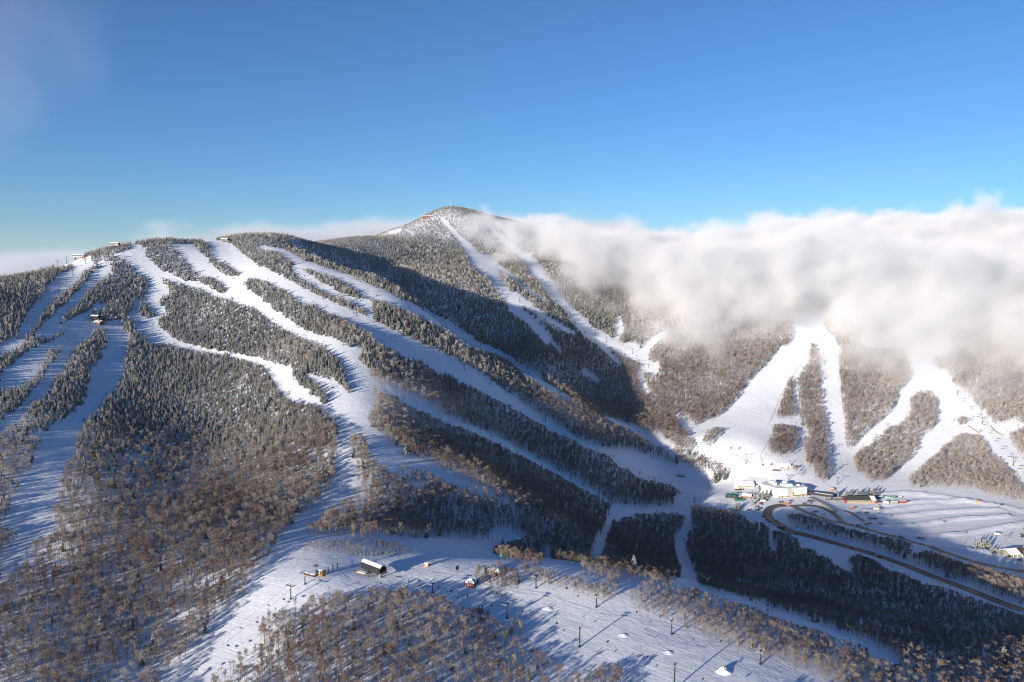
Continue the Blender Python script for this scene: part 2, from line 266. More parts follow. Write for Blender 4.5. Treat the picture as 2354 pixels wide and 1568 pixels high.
S('C4', [(0,880),(100,920),(250,950),(350,1010),(550,1060),(700,1120),(850,1170),(940,1210),(1000,1270),(1100,1290),(1230,1400),(1150,1390),(1050,1340),(1000,1370),(970,1330),(900,1240),(700,1180),(600,1150),(450,1080),(240,1030),(200,1000),(0,950)])
S('C4', [(0,1370),(100,1400),(200,1440),(400,1500),(550,1540),(640,1700),(0,1700)])
S('C4', [(0,-20),(2360,-20),(2360,960),(2200,900),(2000,830),(1800,750),(1600,690),(1400,650),(1300,600),(1250,570),(1100,530),(1000,450),(900,410),(780,390),(740,440),(740,520),(820,600),(790,580),(700,530),(640,500),(590,470),(560,420),(480,400),(420,350),(330,330),(200,200),(40,170),(0,190)])
Fp('C4', [(140,20),(300,20),(420,50),(550,90),(650,130),(780,160),(900,190),(1000,215),(1100,235),(1250,275),(1350,300),(1330,340),(1290,400),(1450,350),(1600,390),(1700,440),(1800,470),(2000,510),(2200,570),(2360,620),(2360,880),(2200,810),(2000,740),(1800,660),(1600,590),(1500,550),(1400,500),(1280,450),(1180,430),(1100,390),(1000,350),(800,290),(600,240),(450,200),(300,160),(200,120)])
S('C4', [(0,260),(30,270),(90,370),(60,370),(0,310)])

MS = 2  # mask cells per unit
MU0, MV0, MW, MH = -100, 380, 2560, 1340
mask = np.zeros((MH, MW), bool)
MV, MUU = np.mgrid[0:MH, 0:MW]; MV = MV + MV0 + .5; MUU = MUU + MU0 + .5
def paint_poly(pts, val):
    a = np.array([(p[0], p[1]) for p in pts])
    u0, v0 = np.floor(a.min(0)).astype(int) - 1; u1, v1 = np.ceil(a.max(0)).astype(int) + 1
    i0, i1 = max(v0 - MV0, 0), min(v1 - MV0, MH); j0, j1 = max(u0 - MU0, 0), min(u1 - MU0, MW)
    if i0 >= i1 or j0 >= j1: return
    X = MUU[i0:i1, j0:j1]; Y = MV[i0:i1, j0:j1]; ins = np.zeros(X.shape, bool)
    for (xa, ya), (xb, yb) in zip(a, np.roll(a, -1, 0)):
        if ya == yb: continue
        c = ((ya > Y) != (yb > Y)) & (X < (xb - xa) * (Y - ya) / (yb - ya) + xa); ins ^= c
    mask[i0:i1, j0:j1][ins] = val
for kind, val, pts in exec_ops:
    if kind == 'poly': paint_poly(pts, bool(val))
    else:
        for p, q in zip(pts[:-1], pts[1:]):
            d = np.array([q[0] - p[0], q[1] - p[1]]); L = np.hypot(*d) + 1e-6; nn = np.array([-d[1], d[0]]) / L; e = d / L * .5
            paint_poly([(p[0] - e[0] + nn[0] * p[2], p[1] - e[1] + nn[1] * p[2]), (q[0] + e[0] + nn[0] * q[2], q[1] + e[1] + nn[1] * q[2]),
                        (q[0] + e[0] - nn[0] * q[2], q[1] + e[1] - nn[1] * q[2]), (p[0] - e[0] - nn[0] * p[2], p[1] - e[1] - nn[1] * p[2])], bool(val))
            paint_poly([(q[0] + q[2] * math.cos(t), q[1] + q[2] * math.sin(t)) for t in np.linspace(0, 2 * math.pi, 9)[:-1]], bool(val))
def in_snow(u, v):
    j = np.floor(u - MU0).astype(int); i = np.floor(v - MV0).astype(int)
    ok = (i >= 0) & (i < MH) & (j >= 0) & (j < MW)
    r = np.zeros(u.shape, bool); r[ok] = mask[i[ok], j[ok]]; return r
def visible(x, y, z, tol=1.0):
    vis = np.ones(x.shape, bool)
    for s in np.linspace(.18, .985, 70):
        vis &= (z * s > H(x * s, y * s) - tol)
    return vis

# ------------------------------------------------------------------ node helpers
def mat(name):
    m = bpy.data.materials.new(name); m.use_nodes = True; t = m.node_tree; t.nodes.clear()
    o = t.nodes.new("ShaderNodeOutputMaterial"); return m, t, o
def N(t, typ, **kw):
    nd = t.nodes.new(typ)
    for k, v in kw.items():
        if k.startswith('i_'):
            key = k[2:]; key = int(key) if key.isdigit() else key.replace('_', ' ')
            nd.inputs[key].default_value = v
        else: setattr(nd, k, v)
    return nd
def plain(name, col, rough=.6, metal=0.0, var=.12, scale=1.5, spec=.3):
    m, t, o = mat(name); b = N(t, "ShaderNodeBsdfPrincipled"); b.inputs['Roughness'].default_value = rough; b.inputs['Metallic'].default_value = metal
    b.inputs['Specular IOR Level'].default_value = spec
    tc = N(t, "ShaderNodeTexCoord"); no = N(t, "ShaderNodeTexNoise", i_Scale=scale, i_Detail=4.0)
    mr = N(t, "ShaderNodeMapRange"); mr.inputs['To Min'].default_value = 1 - var; mr.inputs['To Max'].default_value = 1 + var
    mx = N(t, "ShaderNodeMix", data_type='RGBA', blend_type='MULTIPLY'); mx.inputs[0].default_value = 1.0
    mx.inputs[6].default_value = (*col, 1)
    t.links.new(tc.outputs['Object'], no.inputs['Vector']); t.links.new(no.outputs['Fac'], mr.inputs['Value']); t.links.new(mr.outputs[0], mx.inputs[7])
    t.links.new(mx.outputs[2], b.inputs['Base Color']); t.links.new(b.outputs[0], o.inputs[0]); return m
MAT = {}
# snow on the ground
def snow_mat(name, col=(.72, .775, .86), bump=.5, grooming=True):
    m, t, o = mat(name); b = N(t, "ShaderNodeBsdfPrincipled", i_Roughness=.75); b.inputs['Specular IOR Level'].default_value = .25
    geo = N(t, "ShaderNodeNewGeometry")
    n1 = N(t, "ShaderNodeTexNoise", i_Scale=.02, i_Detail=6.0); n2 = N(t, "ShaderNodeTexNoise", i_Scale=.35, i_Detail=5.0, i_Roughness=.6)
    n3 = N(t, "ShaderNodeTexNoise", i_Scale=.09, i_Detail=3.0)
    rt = N(t, "ShaderNodeMapping"); rt.inputs['Rotation'].default_value = (0, 0, .6); mp = N(t, "ShaderNodeMapping"); mp.inputs['Scale'].default_value = (.02, .9, .1)
    n4 = N(t, "ShaderNodeTexNoise", i_Scale=1.0, i_Detail=3.0)
    for nn in (n1, n2, n3): t.links.new(geo.outputs['Position'], nn.inputs['Vector'])
    t.links.new(geo.outputs['Position'], rt.inputs['Vector']); t.links.new(rt.outputs[0], mp.inputs['Vector']); t.links.new(mp.outputs[0], n4.inputs['Vector'])
    rp = N(t, "ShaderNodeMix", data_type='RGBA'); rp.inputs[6].default_value = (*[c * .88 for c in col], 1); rp.inputs[7].default_value = (*col, 1)
    mm = N(t, 'ShaderNodeMath', operation='MULTIPLY_ADD'); mm.inputs[1].default_value = .5; t.links.new(n4.outputs['Fac'], mm.inputs[0]); hf = N(t, 'ShaderNodeMath', operation='MULTIPLY'); hf.inputs[1].default_value = .6; t.links.new(n1.outputs['Fac'], hf.inputs[0]); t.links.new(hf.outputs[0], mm.inputs[2]); t.links.new(mm.outputs[0], rp.inputs[0]); t.links.new(rp.outputs[2], b.inputs['Base Color'])
    ad = N(t, "ShaderNodeMath", operation='MULTIPLY_ADD'); ad.inputs[1].default_value = 2.5
    t.links.new(n3.outputs['Fac'], ad.inputs[0]); t.links.new(n2.outputs['Fac'], ad.inputs[2])
    ad2 = N(t, "ShaderNodeMath", operation='MULTIPLY_ADD'); ad2.inputs[1].default_value = .7
    t.links.new(n4.outputs['Fac'], ad2.inputs[0]); t.links.new(ad.outputs[0], ad2.inputs[2])
    bp = N(t, "ShaderNodeBump", i_Strength=bump, i_Distance=.5)
    t.links.new(ad2.outputs[0], bp.inputs['Height']); t.links.new(bp.outputs[0], b.inputs['Normal'])
    t.links.new(b.outputs[0], o.inputs[0]); return m
MAT['snow'] = snow_mat("ground_snow")
MAT['roof_snow'] = snow_mat("roof_snow", (.76, .80, .86), .2)

# bark and twigs: brown wood, white with rime towards the heights
def wood_mat(name, brown, brown2, rime=(.62, .60, .57), z0=-195, z1=-40, rmax=.72, rmin=.06):
    m, t, o = mat(name); b = N(t, "ShaderNodeBsdfPrincipled", i_Roughness=.85); b.inputs['Specular IOR Level'].default_value = .1
    geo = N(t, "ShaderNodeNewGeometry"); sep = N(t, "ShaderNodeSeparateXYZ"); oi = N(t, "ShaderNodeObjectInfo")
    t.links.new(geo.outputs['Position'], sep.inputs[0])
    mr = N(t, "ShaderNodeMapRange"); mr.inputs['From Min'].default_value = z0; mr.inputs['From Max'].default_value = z1
    mr.inputs['To Min'].default_value = rmin; mr.inputs['To Max'].default_value = rmax
    t.links.new(sep.outputs['Z'], mr.inputs['Value'])
    n1 = N(t, "ShaderNodeTexNoise", i_Scale=.012, i_Detail=3.0); t.links.new(geo.outputs['Position'], n1.inputs['Vector'])
    m2 = N(t, "ShaderNodeMapRange"); m2.inputs['From Min'].default_value = .3; m2.inputs['From Max'].default_value = .7; m2.inputs['To Min'].default_value = -.16; m2.inputs['To Max'].default_value = .2
    t.links.new(n1.outputs['Fac'], m2.inputs['Value'])
    m3 = N(t, "ShaderNodeMapRange"); m3.inputs['To Min'].default_value = -.12; m3.inputs['To Max'].default_value = .16; t.links.new(oi.outputs['Random'], m3.inputs['Value'])
    a1 = N(t, "ShaderNodeMath", operation='ADD'); a2 = N(t, "ShaderNodeMath", operation='ADD', use_clamp=True)
    t.links.new(mr.outputs[0], a1.inputs[0]); t.links.new(m2.outputs[0], a1.inputs[1]); mxr = N(t, "ShaderNodeMapRange"); mxr.inputs['From Min'].default_value = 430; mxr.inputs['From Max'].default_value = 640; mxr.inputs['To Max'].default_value = .42 * rmax; t.links.new(sep.outputs['X'], mxr.inputs['Value'])
    mxl = N(t, "ShaderNodeMapRange"); mxl.inputs['From Min'].default_value = -360; mxl.inputs['From Max'].default_value = -560; mxl.inputs['To Max'].default_value = .3 * rmax; t.links.new(sep.outputs['X'], mxl.inputs['Value'])
    ax1 = N(t, "ShaderNodeMath", operation='ADD'); ax2 = N(t, "ShaderNodeMath", operation='ADD')
    t.links.new(a1.outputs[0], ax1.inputs[0]); t.links.new(mxr.outputs[0], ax1.inputs[1]); t.links.new(ax1.outputs[0], ax2.inputs[0]); t.links.new(mxl.outputs[0], ax2.inputs[1])
    t.links.new(ax2.outputs[0], a2.inputs[0]); t.links.new(m3.outputs[0], a2.inputs[1])
    c1 = N(t, "ShaderNodeMix", data_type='RGBA'); c1.inputs[6].default_value = (*brown, 1); c1.inputs[7].default_value = (*brown2, 1); t.links.new(oi.outputs['Random'], c1.inputs[0])
    c2 = N(t, "ShaderNodeMix", data_type='RGBA'); c2.inputs[7].default_value = (*rime, 1)
    t.links.new(a2.outputs[0], c2.inputs[0]); t.links.new(c1.outputs[2], c2.inputs[6])
    t.links.new(c2.outputs[2], b.inputs['Base Color']); t.links.new(b.outputs[0], o.inputs[0]); return m
MAT['twig'] = wood_mat("twigs", (.18, .125, .098), (.185, .165, .148), rmin=.07, rmax=.85)
MAT['bark'] = wood_mat("bark", (.10, .075, .06), (.16, .13, .11), rime=(.35, .33, .31), rmax=.5, rmin=.0)
MAT['birch'] = wood_mat("birch_bark", (.55, .42, .30), (.5, .4, .3), rime=(.5, .45, .4), rmax=.3, rmin=.0)
MAT['needle'] = wood_mat("needles", (.018, .032, .02), (.03, .04, .026), rime=(.50, .50, .48), z0=-230, z1=90, rmax=.42, rmin=.03)
def flat_snow(name, col):
    m, t, o = mat(name); b = N(t, "ShaderNodeBsdfPrincipled", i_Roughness=.8); b.inputs['Base Color'].default_value = (*col, 1); b.inputs['Specular IOR Level'].default_value = .2
    t.links.new(b.outputs[0], o.inputs[0]); return m
MAT['clump'] = flat_snow("snow_on_branches", (.80, .80, .80))

# ------------------------------------------------------------------ mesh builder
class MB:
    def __init__(s): s.v = []; s.f = []; s.m = []
    def face(s, pts, mi=0):
        i = len(s.v); s.v += [tuple(p) for p in pts]; s.f.append(tuple(range(i, i + len(pts)))); s.m.append(mi)
    def prism(s, p0, p1, r0, r1, n=4, mi=0, caps=False):
        p0 = np.array(p0, float); p1 = np.array(p1, float); d = p1 - p0; L = np.linalg.norm(d) + 1e-9; d /= L
        a = np.cross(d, (0, 0, 1)) if abs(d[2]) < .95 else np.cross(d, (1, 0, 0)); a /= np.linalg.norm(a); b = np.cross(d, a)
        i = len(s.v)
        for q, r in ((p0, r0), (p1, r1)):
            for k in range(n):
                t = 2 * math.pi * k / n + math.pi / n; s.v.append(tuple(q + r * (math.cos(t) * a + math.sin(t) * b)))
        for k in range(n):
            k2 = (k + 1) % n; s.f.append((i + k, i + k2, i + n + k2, i + n + k)); s.m.append(mi)
        if caps:
            s.f.append(tuple(i + k for k in range(n))[::-1]); s.m.append(mi); s.f.append(tuple(i + n + k for k in range(n))); s.m.append(mi)
    def box(s, c, size, rz=0.0, mi=0, taper=0.0):
        cx, cy_, cz = c; hx, hy, hz = size[0] / 2, size[1] / 2, size[2] / 2; i = len(s.v); co, si = math.cos(rz), math.sin(rz)
        for dz in (-1, 1):
            k = 1 - (taper if dz > 0 else 0)
            for dx, dy in ((-1, -1), (1, -1), (1, 1), (-1, 1)):
                x, y = dx * hx * k, dy * hy * k; s.v.append((cx + x * co - y * si, cy_ + x * si + y * co, cz + dz * hz))
        for q in ((3, 2, 1, 0), (4, 5, 6, 7), (0, 1, 5, 4), (1, 2, 6, 5), (2, 3, 7, 6), (3, 0, 4, 7)): s.f.append(tuple(i + k for k in q)); s.m.append(mi)
    def extrude(s, poly, z0, z1, mi=0, top=None):
        """closed outline extruded upwards"""
        i = len(s.v); n_ = len(poly)
        for z in (z0, z1):
            for p in poly: s.v.append((p[0], p[1], z))
        for k in range(n_):
            k2 = (k + 1) % n_; s.f.append((i + k, i + k2, i + n_ + k2, i + n_ + k)); s.m.append(mi)
        s.f.append(tuple(i + k for k in range(n_))[::-1]); s.m.append(mi)
        s.f.append(tuple(i + n_ + k for k in range(n_))); s.m.append(mi if top is None else top)
    def mesh(s, name, mats):
        me = bpy.data.meshes.new(name); me.from_pydata(s.v, [], s.f)
        for m_ in mats: me.materials.append(m_)
        if len(mats) > 1: me.polygons.foreach_set('material_index', s.m)
        me.update(); return me
    def build(s, name, mats, parent=None):
        if not isinstance(mats, (list, tuple)): mats = [mats]
        o = bpy.data.objects.new(name, s.mesh(name, mats)); COL.objects.link(o)
        if parent is not None: o.parent = parent
        return o
def tag(o, label=None, cat=None, group=None, kind=None):
    if label: o['label'] = label
    if cat: o['category'] = cat
    if group: o['group'] = group
    if kind: o['kind'] = kind
    return o
def thing(name, loc, rz, label, cat, group=None):
    o = bpy.data.objects.new(name, None); o.empty_display_size = 1.0; COL.objects.link(o); o.location = loc; o.rotation_euler = (0, 0, rz)
    return tag(o, label, cat, group)
def copy_tree(o, parent=None, first=True):
    c = o.copy(); COL.objects.link(c)
    if parent is not None: c.parent = parent
    for ch in o.children: copy_tree(ch, c)
    return c

# ------------------------------------------------------------------ build the ground
nx, ny = GX.shape
verts = np.stack([GX, GY, GZ], -1).reshape(-1, 3).astype(np.float32)
I, J = np.meshgrid(np.arange(nx - 1), np.arange(ny - 1), indexing='ij'); a0 = (I * ny + J).ravel()
quads = np.stack([a0, a0 + ny, a0 + ny + 1, a0 + 1], -1).astype(np.int32)
me = bpy.data.meshes.new("snowy_ground")
me.vertices.add(len(verts)); me.vertices.foreach_set('co', verts.ravel())
me.loops.add(quads.size); me.loops.foreach_set('vertex_index', quads.ravel())
me.polygons.add(len(quads)); me.polygons.foreach_set('loop_start', np.arange(0, quads.size, 4, dtype=np.int32))
me.polygons.foreach_set('use_smooth', np.ones(len(quads), bool)); me.update(calc_edges=True)
me.materials.append(MAT['snow'])
ground = bpy.data.objects.new("snowy_ground", me); COL.objects.link(ground); tag(ground, kind='structure')

# ------------------------------------------------------------------ trees
def unit(v): v = np.array(v, float); return v / (np.linalg.norm(v) + 1e-9)
def hardwood(seed, Ht, spread, start, dens=1.0, limbs=9):
    r = np.random.default_rng(seed); tr = MB(); cr = MB()
    def rib(p0, p1, w_):
        d = p1 - p0; s_ = unit(np.cross(d, r.standard_normal(3))) * w_
        cr.face((p0 - s_, p0 + s_, p1 + s_ * .35, p1 - s_ * .35))
    p = np.zeros(3); p[2] = -.6; top = Ht * r.uniform(.72, .82); zs = np.linspace(0, top, 5); pts = [p.copy()]
    lean = r.standard_normal(2) * .02
    for z in zs[1:]: pts.append(np.array([lean[0] * z + r.normal(0, .12), lean[1] * z + r.normal(0, .12), z]))
    R0 = .013 * Ht + .03
    for k in range(4): tr.prism(pts[k], pts[k + 1], R0 * (1 - k * .2), R0 * (.8 - k * .2), 5)
    def trunk_at(z):
        k = min(int(np.searchsorted(zs, z)), 4); k = max(k, 1); t_ = (z - zs[k - 1]) / (zs[k] - zs[k - 1]); return pts[k - 1] * (1 - t_) + pts[k] * t_
    for i in range(limbs):
        f = start + (1 - start) * (i + .5) / limbs * .95; z = min(f * Ht, top * .99); base = trunk_at(z) if z > 0 else pts[1]
        an = i * 2.4 + r.uniform(-.5, .5); el_ = math.radians(r.uniform(30, 58)) + f * .25
        g = math.sin(math.pi * min(max((f - start) / (1 - start) * .75 + .25, 0), 1)); L = spread * (.55 + .6 * g) * r.uniform(.8, 1.15)
        d = np.array([math.cos(an) * math.cos(el_), math.sin(an) * math.cos(el_), math.sin(el_)])
        mid = base + d * L * .5; d2 = unit(d + np.array([0, 0, .35]) + r.normal(0, .15, 3)); end = mid + d2 * L * .5
        if end[2] > Ht: end[2] = Ht
        tr.prism(base, mid, R0 * .34, R0 * .22, 3); tr.prism(mid, end, R0 * .22, R0 * .08, 3)
        for s_ in range(int(6 * dens) + 2):
            t_ = r.uniform(.2, 1.0); q = (base + (mid - base) * t_ * 2) if t_ < .5 else (mid + (end - mid) * (t_ - .5) * 2)
            dd = unit(d + r.normal(0, .55, 3) + np.array([0, 0, .3])); l2 = L * r.uniform(.25, .42); e2 = q + dd * l2
            if e2[2] > Ht: e2[2] = Ht - r.uniform(0, .5)
            rib(q, e2, .04)
            for t2 in range(int(8 * dens)):
                a_ = q + (e2 - q) * r.uniform(.25, 1.0); d3 = unit(dd + r.normal(0, .65, 3) + np.array([0, 0, .25])); rib(a_, a_ + d3 * r.uniform(.5, 1.15), .021)
    return tr, cr
def conifer(seed, Ht, R, snow=.55, layers=15):
    r = np.random.default_rng(seed); tr = MB(); cr = MB()
    tr.prism((0, 0, -.6), (0, 0, Ht * .55), .16, .09, 5); tr.prism((0, 0, Ht * .55), (0, 0, Ht), .09, .02, 4)
    lean = r.normal(0, .012, 2)
    for i in range(layers):
        f = i / (layers - 1); z = Ht * (.1 + .87 * f); rad = R * (1 - f) ** .8 * r.uniform(.85, 1.12) + .18; nb = max(5, int(10 * (1 - f) + 4)); a_ = r.uniform(0, 6)
        for k in range(nb):
            an = a_ + 2 * math.pi * k / nb + r.uniform(-.25, .25); L = rad * r.uniform(.65, 1.15); droop = r.uniform(.12, .42) * (1 - .5 * f); wd = L * r.uniform(.26, .4) + .1
            c = np.array([lean[0] * z, lean[1] * z, z + r.uniform(-.2, .2)]); o_ = np.array([math.cos(an), math.sin(an), 0]); s_ = np.array([-math.sin(an), math.cos(an), 0])
            m_ = c + o_ * L * .55 + np.array([0, 0, -droop * L * .35]); e = c + o_ * L + np.array([0, 0, -droop * L])
            lo = np.array([0, 0, -.16 * L - .08])
            cr.face((c, m_ - s_ * wd + lo, m_), 0); cr.face((c, m_, m_ + s_ * wd + lo), 0)
            cr.face((m_, m_ - s_ * wd + lo, e), 0); cr.face((m_, e, m_ + s_ * wd + lo), 0)
            cr.face((c + lo, e, m_ + lo * 2.4), 0)
            if r.random() < snow:
                u_ = np.array([0, 0, .07]); w2 = wd * r.uniform(.45, .85); q0 = c + (e - c) * r.uniform(.15, .4) + u_
                mm = m_ + u_ * 1.4; ee = e + u_; l2 = lo * .75
                cr.face((q0, mm - s_ * w2 + l2, ee, mm), 1); cr.face((q0, mm, ee, mm + s_ * w2 + l2), 1)
    return tr, cr
hard_specs = [(11, 12.5, 3.6, .34, 1.4, 11), (12, 14.0, 3.2, .40, 1.4, 11), (13, 11.0, 3.8, .28, 1.4, 12), (14, 13.5, 2.6, .36, 1.3, 11), (15, 12.0, 3.2, .36, 1.4, 11), (16, 9.0, 2.6, .2, 1.2, 10)]
con_specs = [(21, 10.5, 2.3, .55), (22, 12.0, 2.7, .65), (23, 8.5, 2.2, .75), (24, 11.0, 1.9, .5), (25, 7.0, 2.0, .65)]
hard_parts = []; con_parts = []
hard_src = bpy.data.collections.new("hardwood_kinds"); con_src = bpy.data.collections.new("conifer_kinds")
def merge(tr, cr, off):
    m_ = MB(); m_.v = tr.v + cr.v; k = len(tr.v); m_.f = tr.f + [tuple(i + k for i in f) for f in cr.f]; m_.m = tr.m + [x + off for x in cr.m]; return m_
for i, sp_ in enumerate(hard_specs):
    tr, cr = hardwood(*sp_); hard_parts.append((tr.mesh("trunk", [MAT['bark']]), cr.mesh("crown", [MAT['twig']])))
    o = bpy.data.objects.new("hw%d" % i, merge(tr, cr, 1).mesh("hardwood", [MAT['bark'], MAT['twig']])); hard_src.objects.link(o)
for i, sp_ in enumerate(con_specs):
    tr, cr = conifer(*sp_); con_parts.append((tr.mesh("trunk", [MAT['bark']]), cr.mesh("crown", [MAT['needle'], MAT['clump']])))
    o = bpy.data.objects.new("cf%d" % i, merge(tr, cr, 1).mesh("conifer", [MAT['bark'], MAT['needle'], MAT['clump']])); con_src.objects.link(o)

# places: jittered grid in a fan that the picture and a step aside can see
def scatter(y0, y1, sp_):
    ys = np.arange(y0, y1, sp_); X = []; Y = []
    for y in ys:
        hw = .84 * y + 80; xs = np.arange(-hw, hw, sp_); X.append(xs); Y.append(np.full(xs.shape, y))
    X = np.concatenate(X); Y = np.concatenate(Y)
    return X + rng.uniform(-.48, .48, X.size) * sp_, Y + rng.uniform(-.48, .48, X.size) * sp_
tx_, ty_ = [], []
for (a_, b_, s_) in ((300, 620, 3.65), (620, 1500, 3.75), (1500, 2000, 4.4), (2000, 2900, 5.5)):
    x_, y_ = scatter(a_, b_, s_); tx_.append(x_); ty_.append(y_)
x_, y_ = scatter(370, 660, 4.2); u_, v_ = project(x_, y_, H(x_, y_)); k_ = (u_ > 1080) & (v_ > 1270); tx_.append(x_[k_]); ty_.append(y_[k_])   # thickets of small trees
tx = np.concatenate(tx_); ty = np.concatenate(ty_); tz = H(tx, ty)
uu, vv = project(tx, ty, tz)
keep = (uu > -330) & (uu < 2690) & (vv < 1760)
tx, ty, tz, uu, vv = tx[keep], ty[keep], tz[keep], uu[keep], vv[keep]
# kind: conifers crowd the upper slopes
pc = smooth((tz + 212) / 70) * .9
pc *= (1 - .9 * smooth((vv - 1030 + 45 * value_noise(tx, ty, 60, 24)) / 190)) * np.where((uu > 850) & (vv > 860 + (uu - 850) * .2), .4, 1.0)
pn = value_noise(tx, ty, 90, 21) * .22 + value_noise(tx, ty, 35, 22) * .12
right = (uu > 1450) & (vv < 1130) & (ty > 950); pc[right] *= .15
low = (ty < 900) | (tz < -165); pb = np.where(low, .025, 0)
is_con = rng.random(tx.size) < np.clip(pc + pn * (pc > .08) + pb, 0, .95)
scl = np.where(is_con, rng.uniform(.65, 1.15, tx.size), rng.uniform(.5, 1.12, tx.size))
scl *= (1 - .35 * smooth((tz + 60) / 150)) * (.84 + .16 * smooth((ty - 420) / 300))              # stunted near the tops
def in_box(u, v, tile, x0, y0, x1, y1):
    (a_, b_), (c_, d_) = T(tile, [(x0, y0)])[0], T(tile, [(x1, y1)])[0]; return (u > a_) & (u < c_) & (v > b_) & (v < d_)
shrub = in_box(uu, vv, 'C2', 420, 240, 1560, 440); scl[shrub] *= .55
scl = np.where((uu > 1080) & (vv > 1270) & (ty < 660), scl * (.62 + .1 * smooth((vv - 1400) / 120)), scl)
hgt = np.where(is_con, 10.5, 12.8) * scl
scl *= 1 - .22 * smooth((-230 - tx) / 80) * smooth((ty - 560) / 80); hgt = np.where(is_con, 10.5, 12.8) * scl
def clear(idx, hh):
    """True where neither foot nor crown of the tree stands in a cleared run"""
    good = np.ones(idx.size, bool)
    for fr in (0.0, .35, .7, .93):
        zz = tz[idx] + hh * fr; a_, b_ = project(tx[idx], ty[idx], zz); q = np.nonzero(in_snow(a_, b_) & good)[0]
        if len(q): good[q[visible(tx[idx[q]], ty[idx[q]], zz[q])]] = False
    return good
ok = clear(np.arange(tx.size), hgt)
for sh in (.78, .58, .42):                             # smaller trees along the lower edges of the woods
    bad = np.nonzero(~ok)[0]; g = clear(bad, hgt[bad] * sh)
    scl[bad[g]] *= sh; hgt[bad[g]] *= sh; ok[bad[g]] = True
edge = np.nonzero(~ok)[0]; near_wood = np.zeros(edge.size, bool)       # strays and saplings loosen the edges
for du, dv in ((6, 0), (-6, 0), (0, 5), (0, -7)): near_wood |= ~in_snow(uu[edge] + du, vv[edge] + dv)
stray = edge[near_wood & (rng.random(edge.size) < .06)]; scl[stray] *= rng.uniform(.3, .6, stray.size); hgt = np.where(is_con, 10.5, 12.8) * scl; ok[stray] = True
# drop trees buried deep behind hills and wholly out of sight
idx = np.nonzero(ok)[0]; deep = ~visible(tx[idx], ty[idx], tz[idx] + 45)
drop = deep & (rng.random(idx.size) < .6); ok[idx[drop]] = False
thin = (rng.random(tx.size) < .06 + .5 * smooth(value_noise(tx, ty, 22, 26) - .3) * smooth((900 - ty) / 250)) & ~is_con; ok &= ~thin
tx, ty, tz, uu, vv, is_con, scl, hgt = [q[ok] for q in (tx, ty, tz, uu, vv, is_con, scl, hgt)]
dist = np.sqrt(tx ** 2 + ty ** 2 + tz ** 2)
size_px = hgt / dist
inframe = (uu > 8) & (uu < 2345) & (vv < 1568) & visible(tx, ty, tz + hgt * .8)
print("trees", tx.size, "conifers", is_con.sum())
rot = rng.uniform(0, 2 * math.pi, tx.size)

def region(u, v):
    if v > 1340:
        if u < 520: return "the wood in the bottom left corner"
        if u < 1300: return "the wooded knoll at the bottom centre"
        if u < 1500: return "the bottom edge clump"
        return "the dark wood at the bottom right"
    if v > 1130:
        if u < 640: return "the wood left of the curving run"
        if u < 1150: return "the wood behind the lift terminal"
        if u < 1400: return "the wood right of the lift terminal"
        if u < 1600: return "the wood between the lower runs"
        return "the wood beside the access road"
    if u > 1700: return "the sunny slope above the base"
    return "the slope of the near mountain"
def place_individuals(cond, parts, name, cat, kindtxt, nmax):
    idx = np.nonzero(cond & inframe)[0]; idx = idx[np.argsort(-size_px[idx])][:nmax]
    var = rng.integers(0, len(parts), idx.size)
    for k, i in enumerate(idx):
        rg = region(uu[i], vv[i])
        if name == 'conifer' and tz[i] > -170 and vv[i] < 1130: txt = "snow laden green " + kindtxt
        elif name == 'conifer': txt = "dark green " + kindtxt + " with clumped snow"
        else: txt = "bare " + kindtxt + " with fine twigs"
        e = thing(name + "_tree", (tx[i], ty[i], tz[i] - .1), rot[i], txt + " in " + rg, cat, kindtxt + "s in " + rg)
        e.scale = (scl[i],) * 3
        tm, cm = parts[var[k]]
        for nm, me_ in (("trunk", tm), ("crown", cm)):
            o = bpy.data.objects.new(nm, me_); COL.objects.link(o); o.parent = e
    return idx
ih = place_individuals(~is_con, hard_parts, "hardwood", "bare tree", "brown hardwood tree", 300)
ic = place_individuals(is_con, con_parts, "conifer", "conifer", "conifer tree", 300)

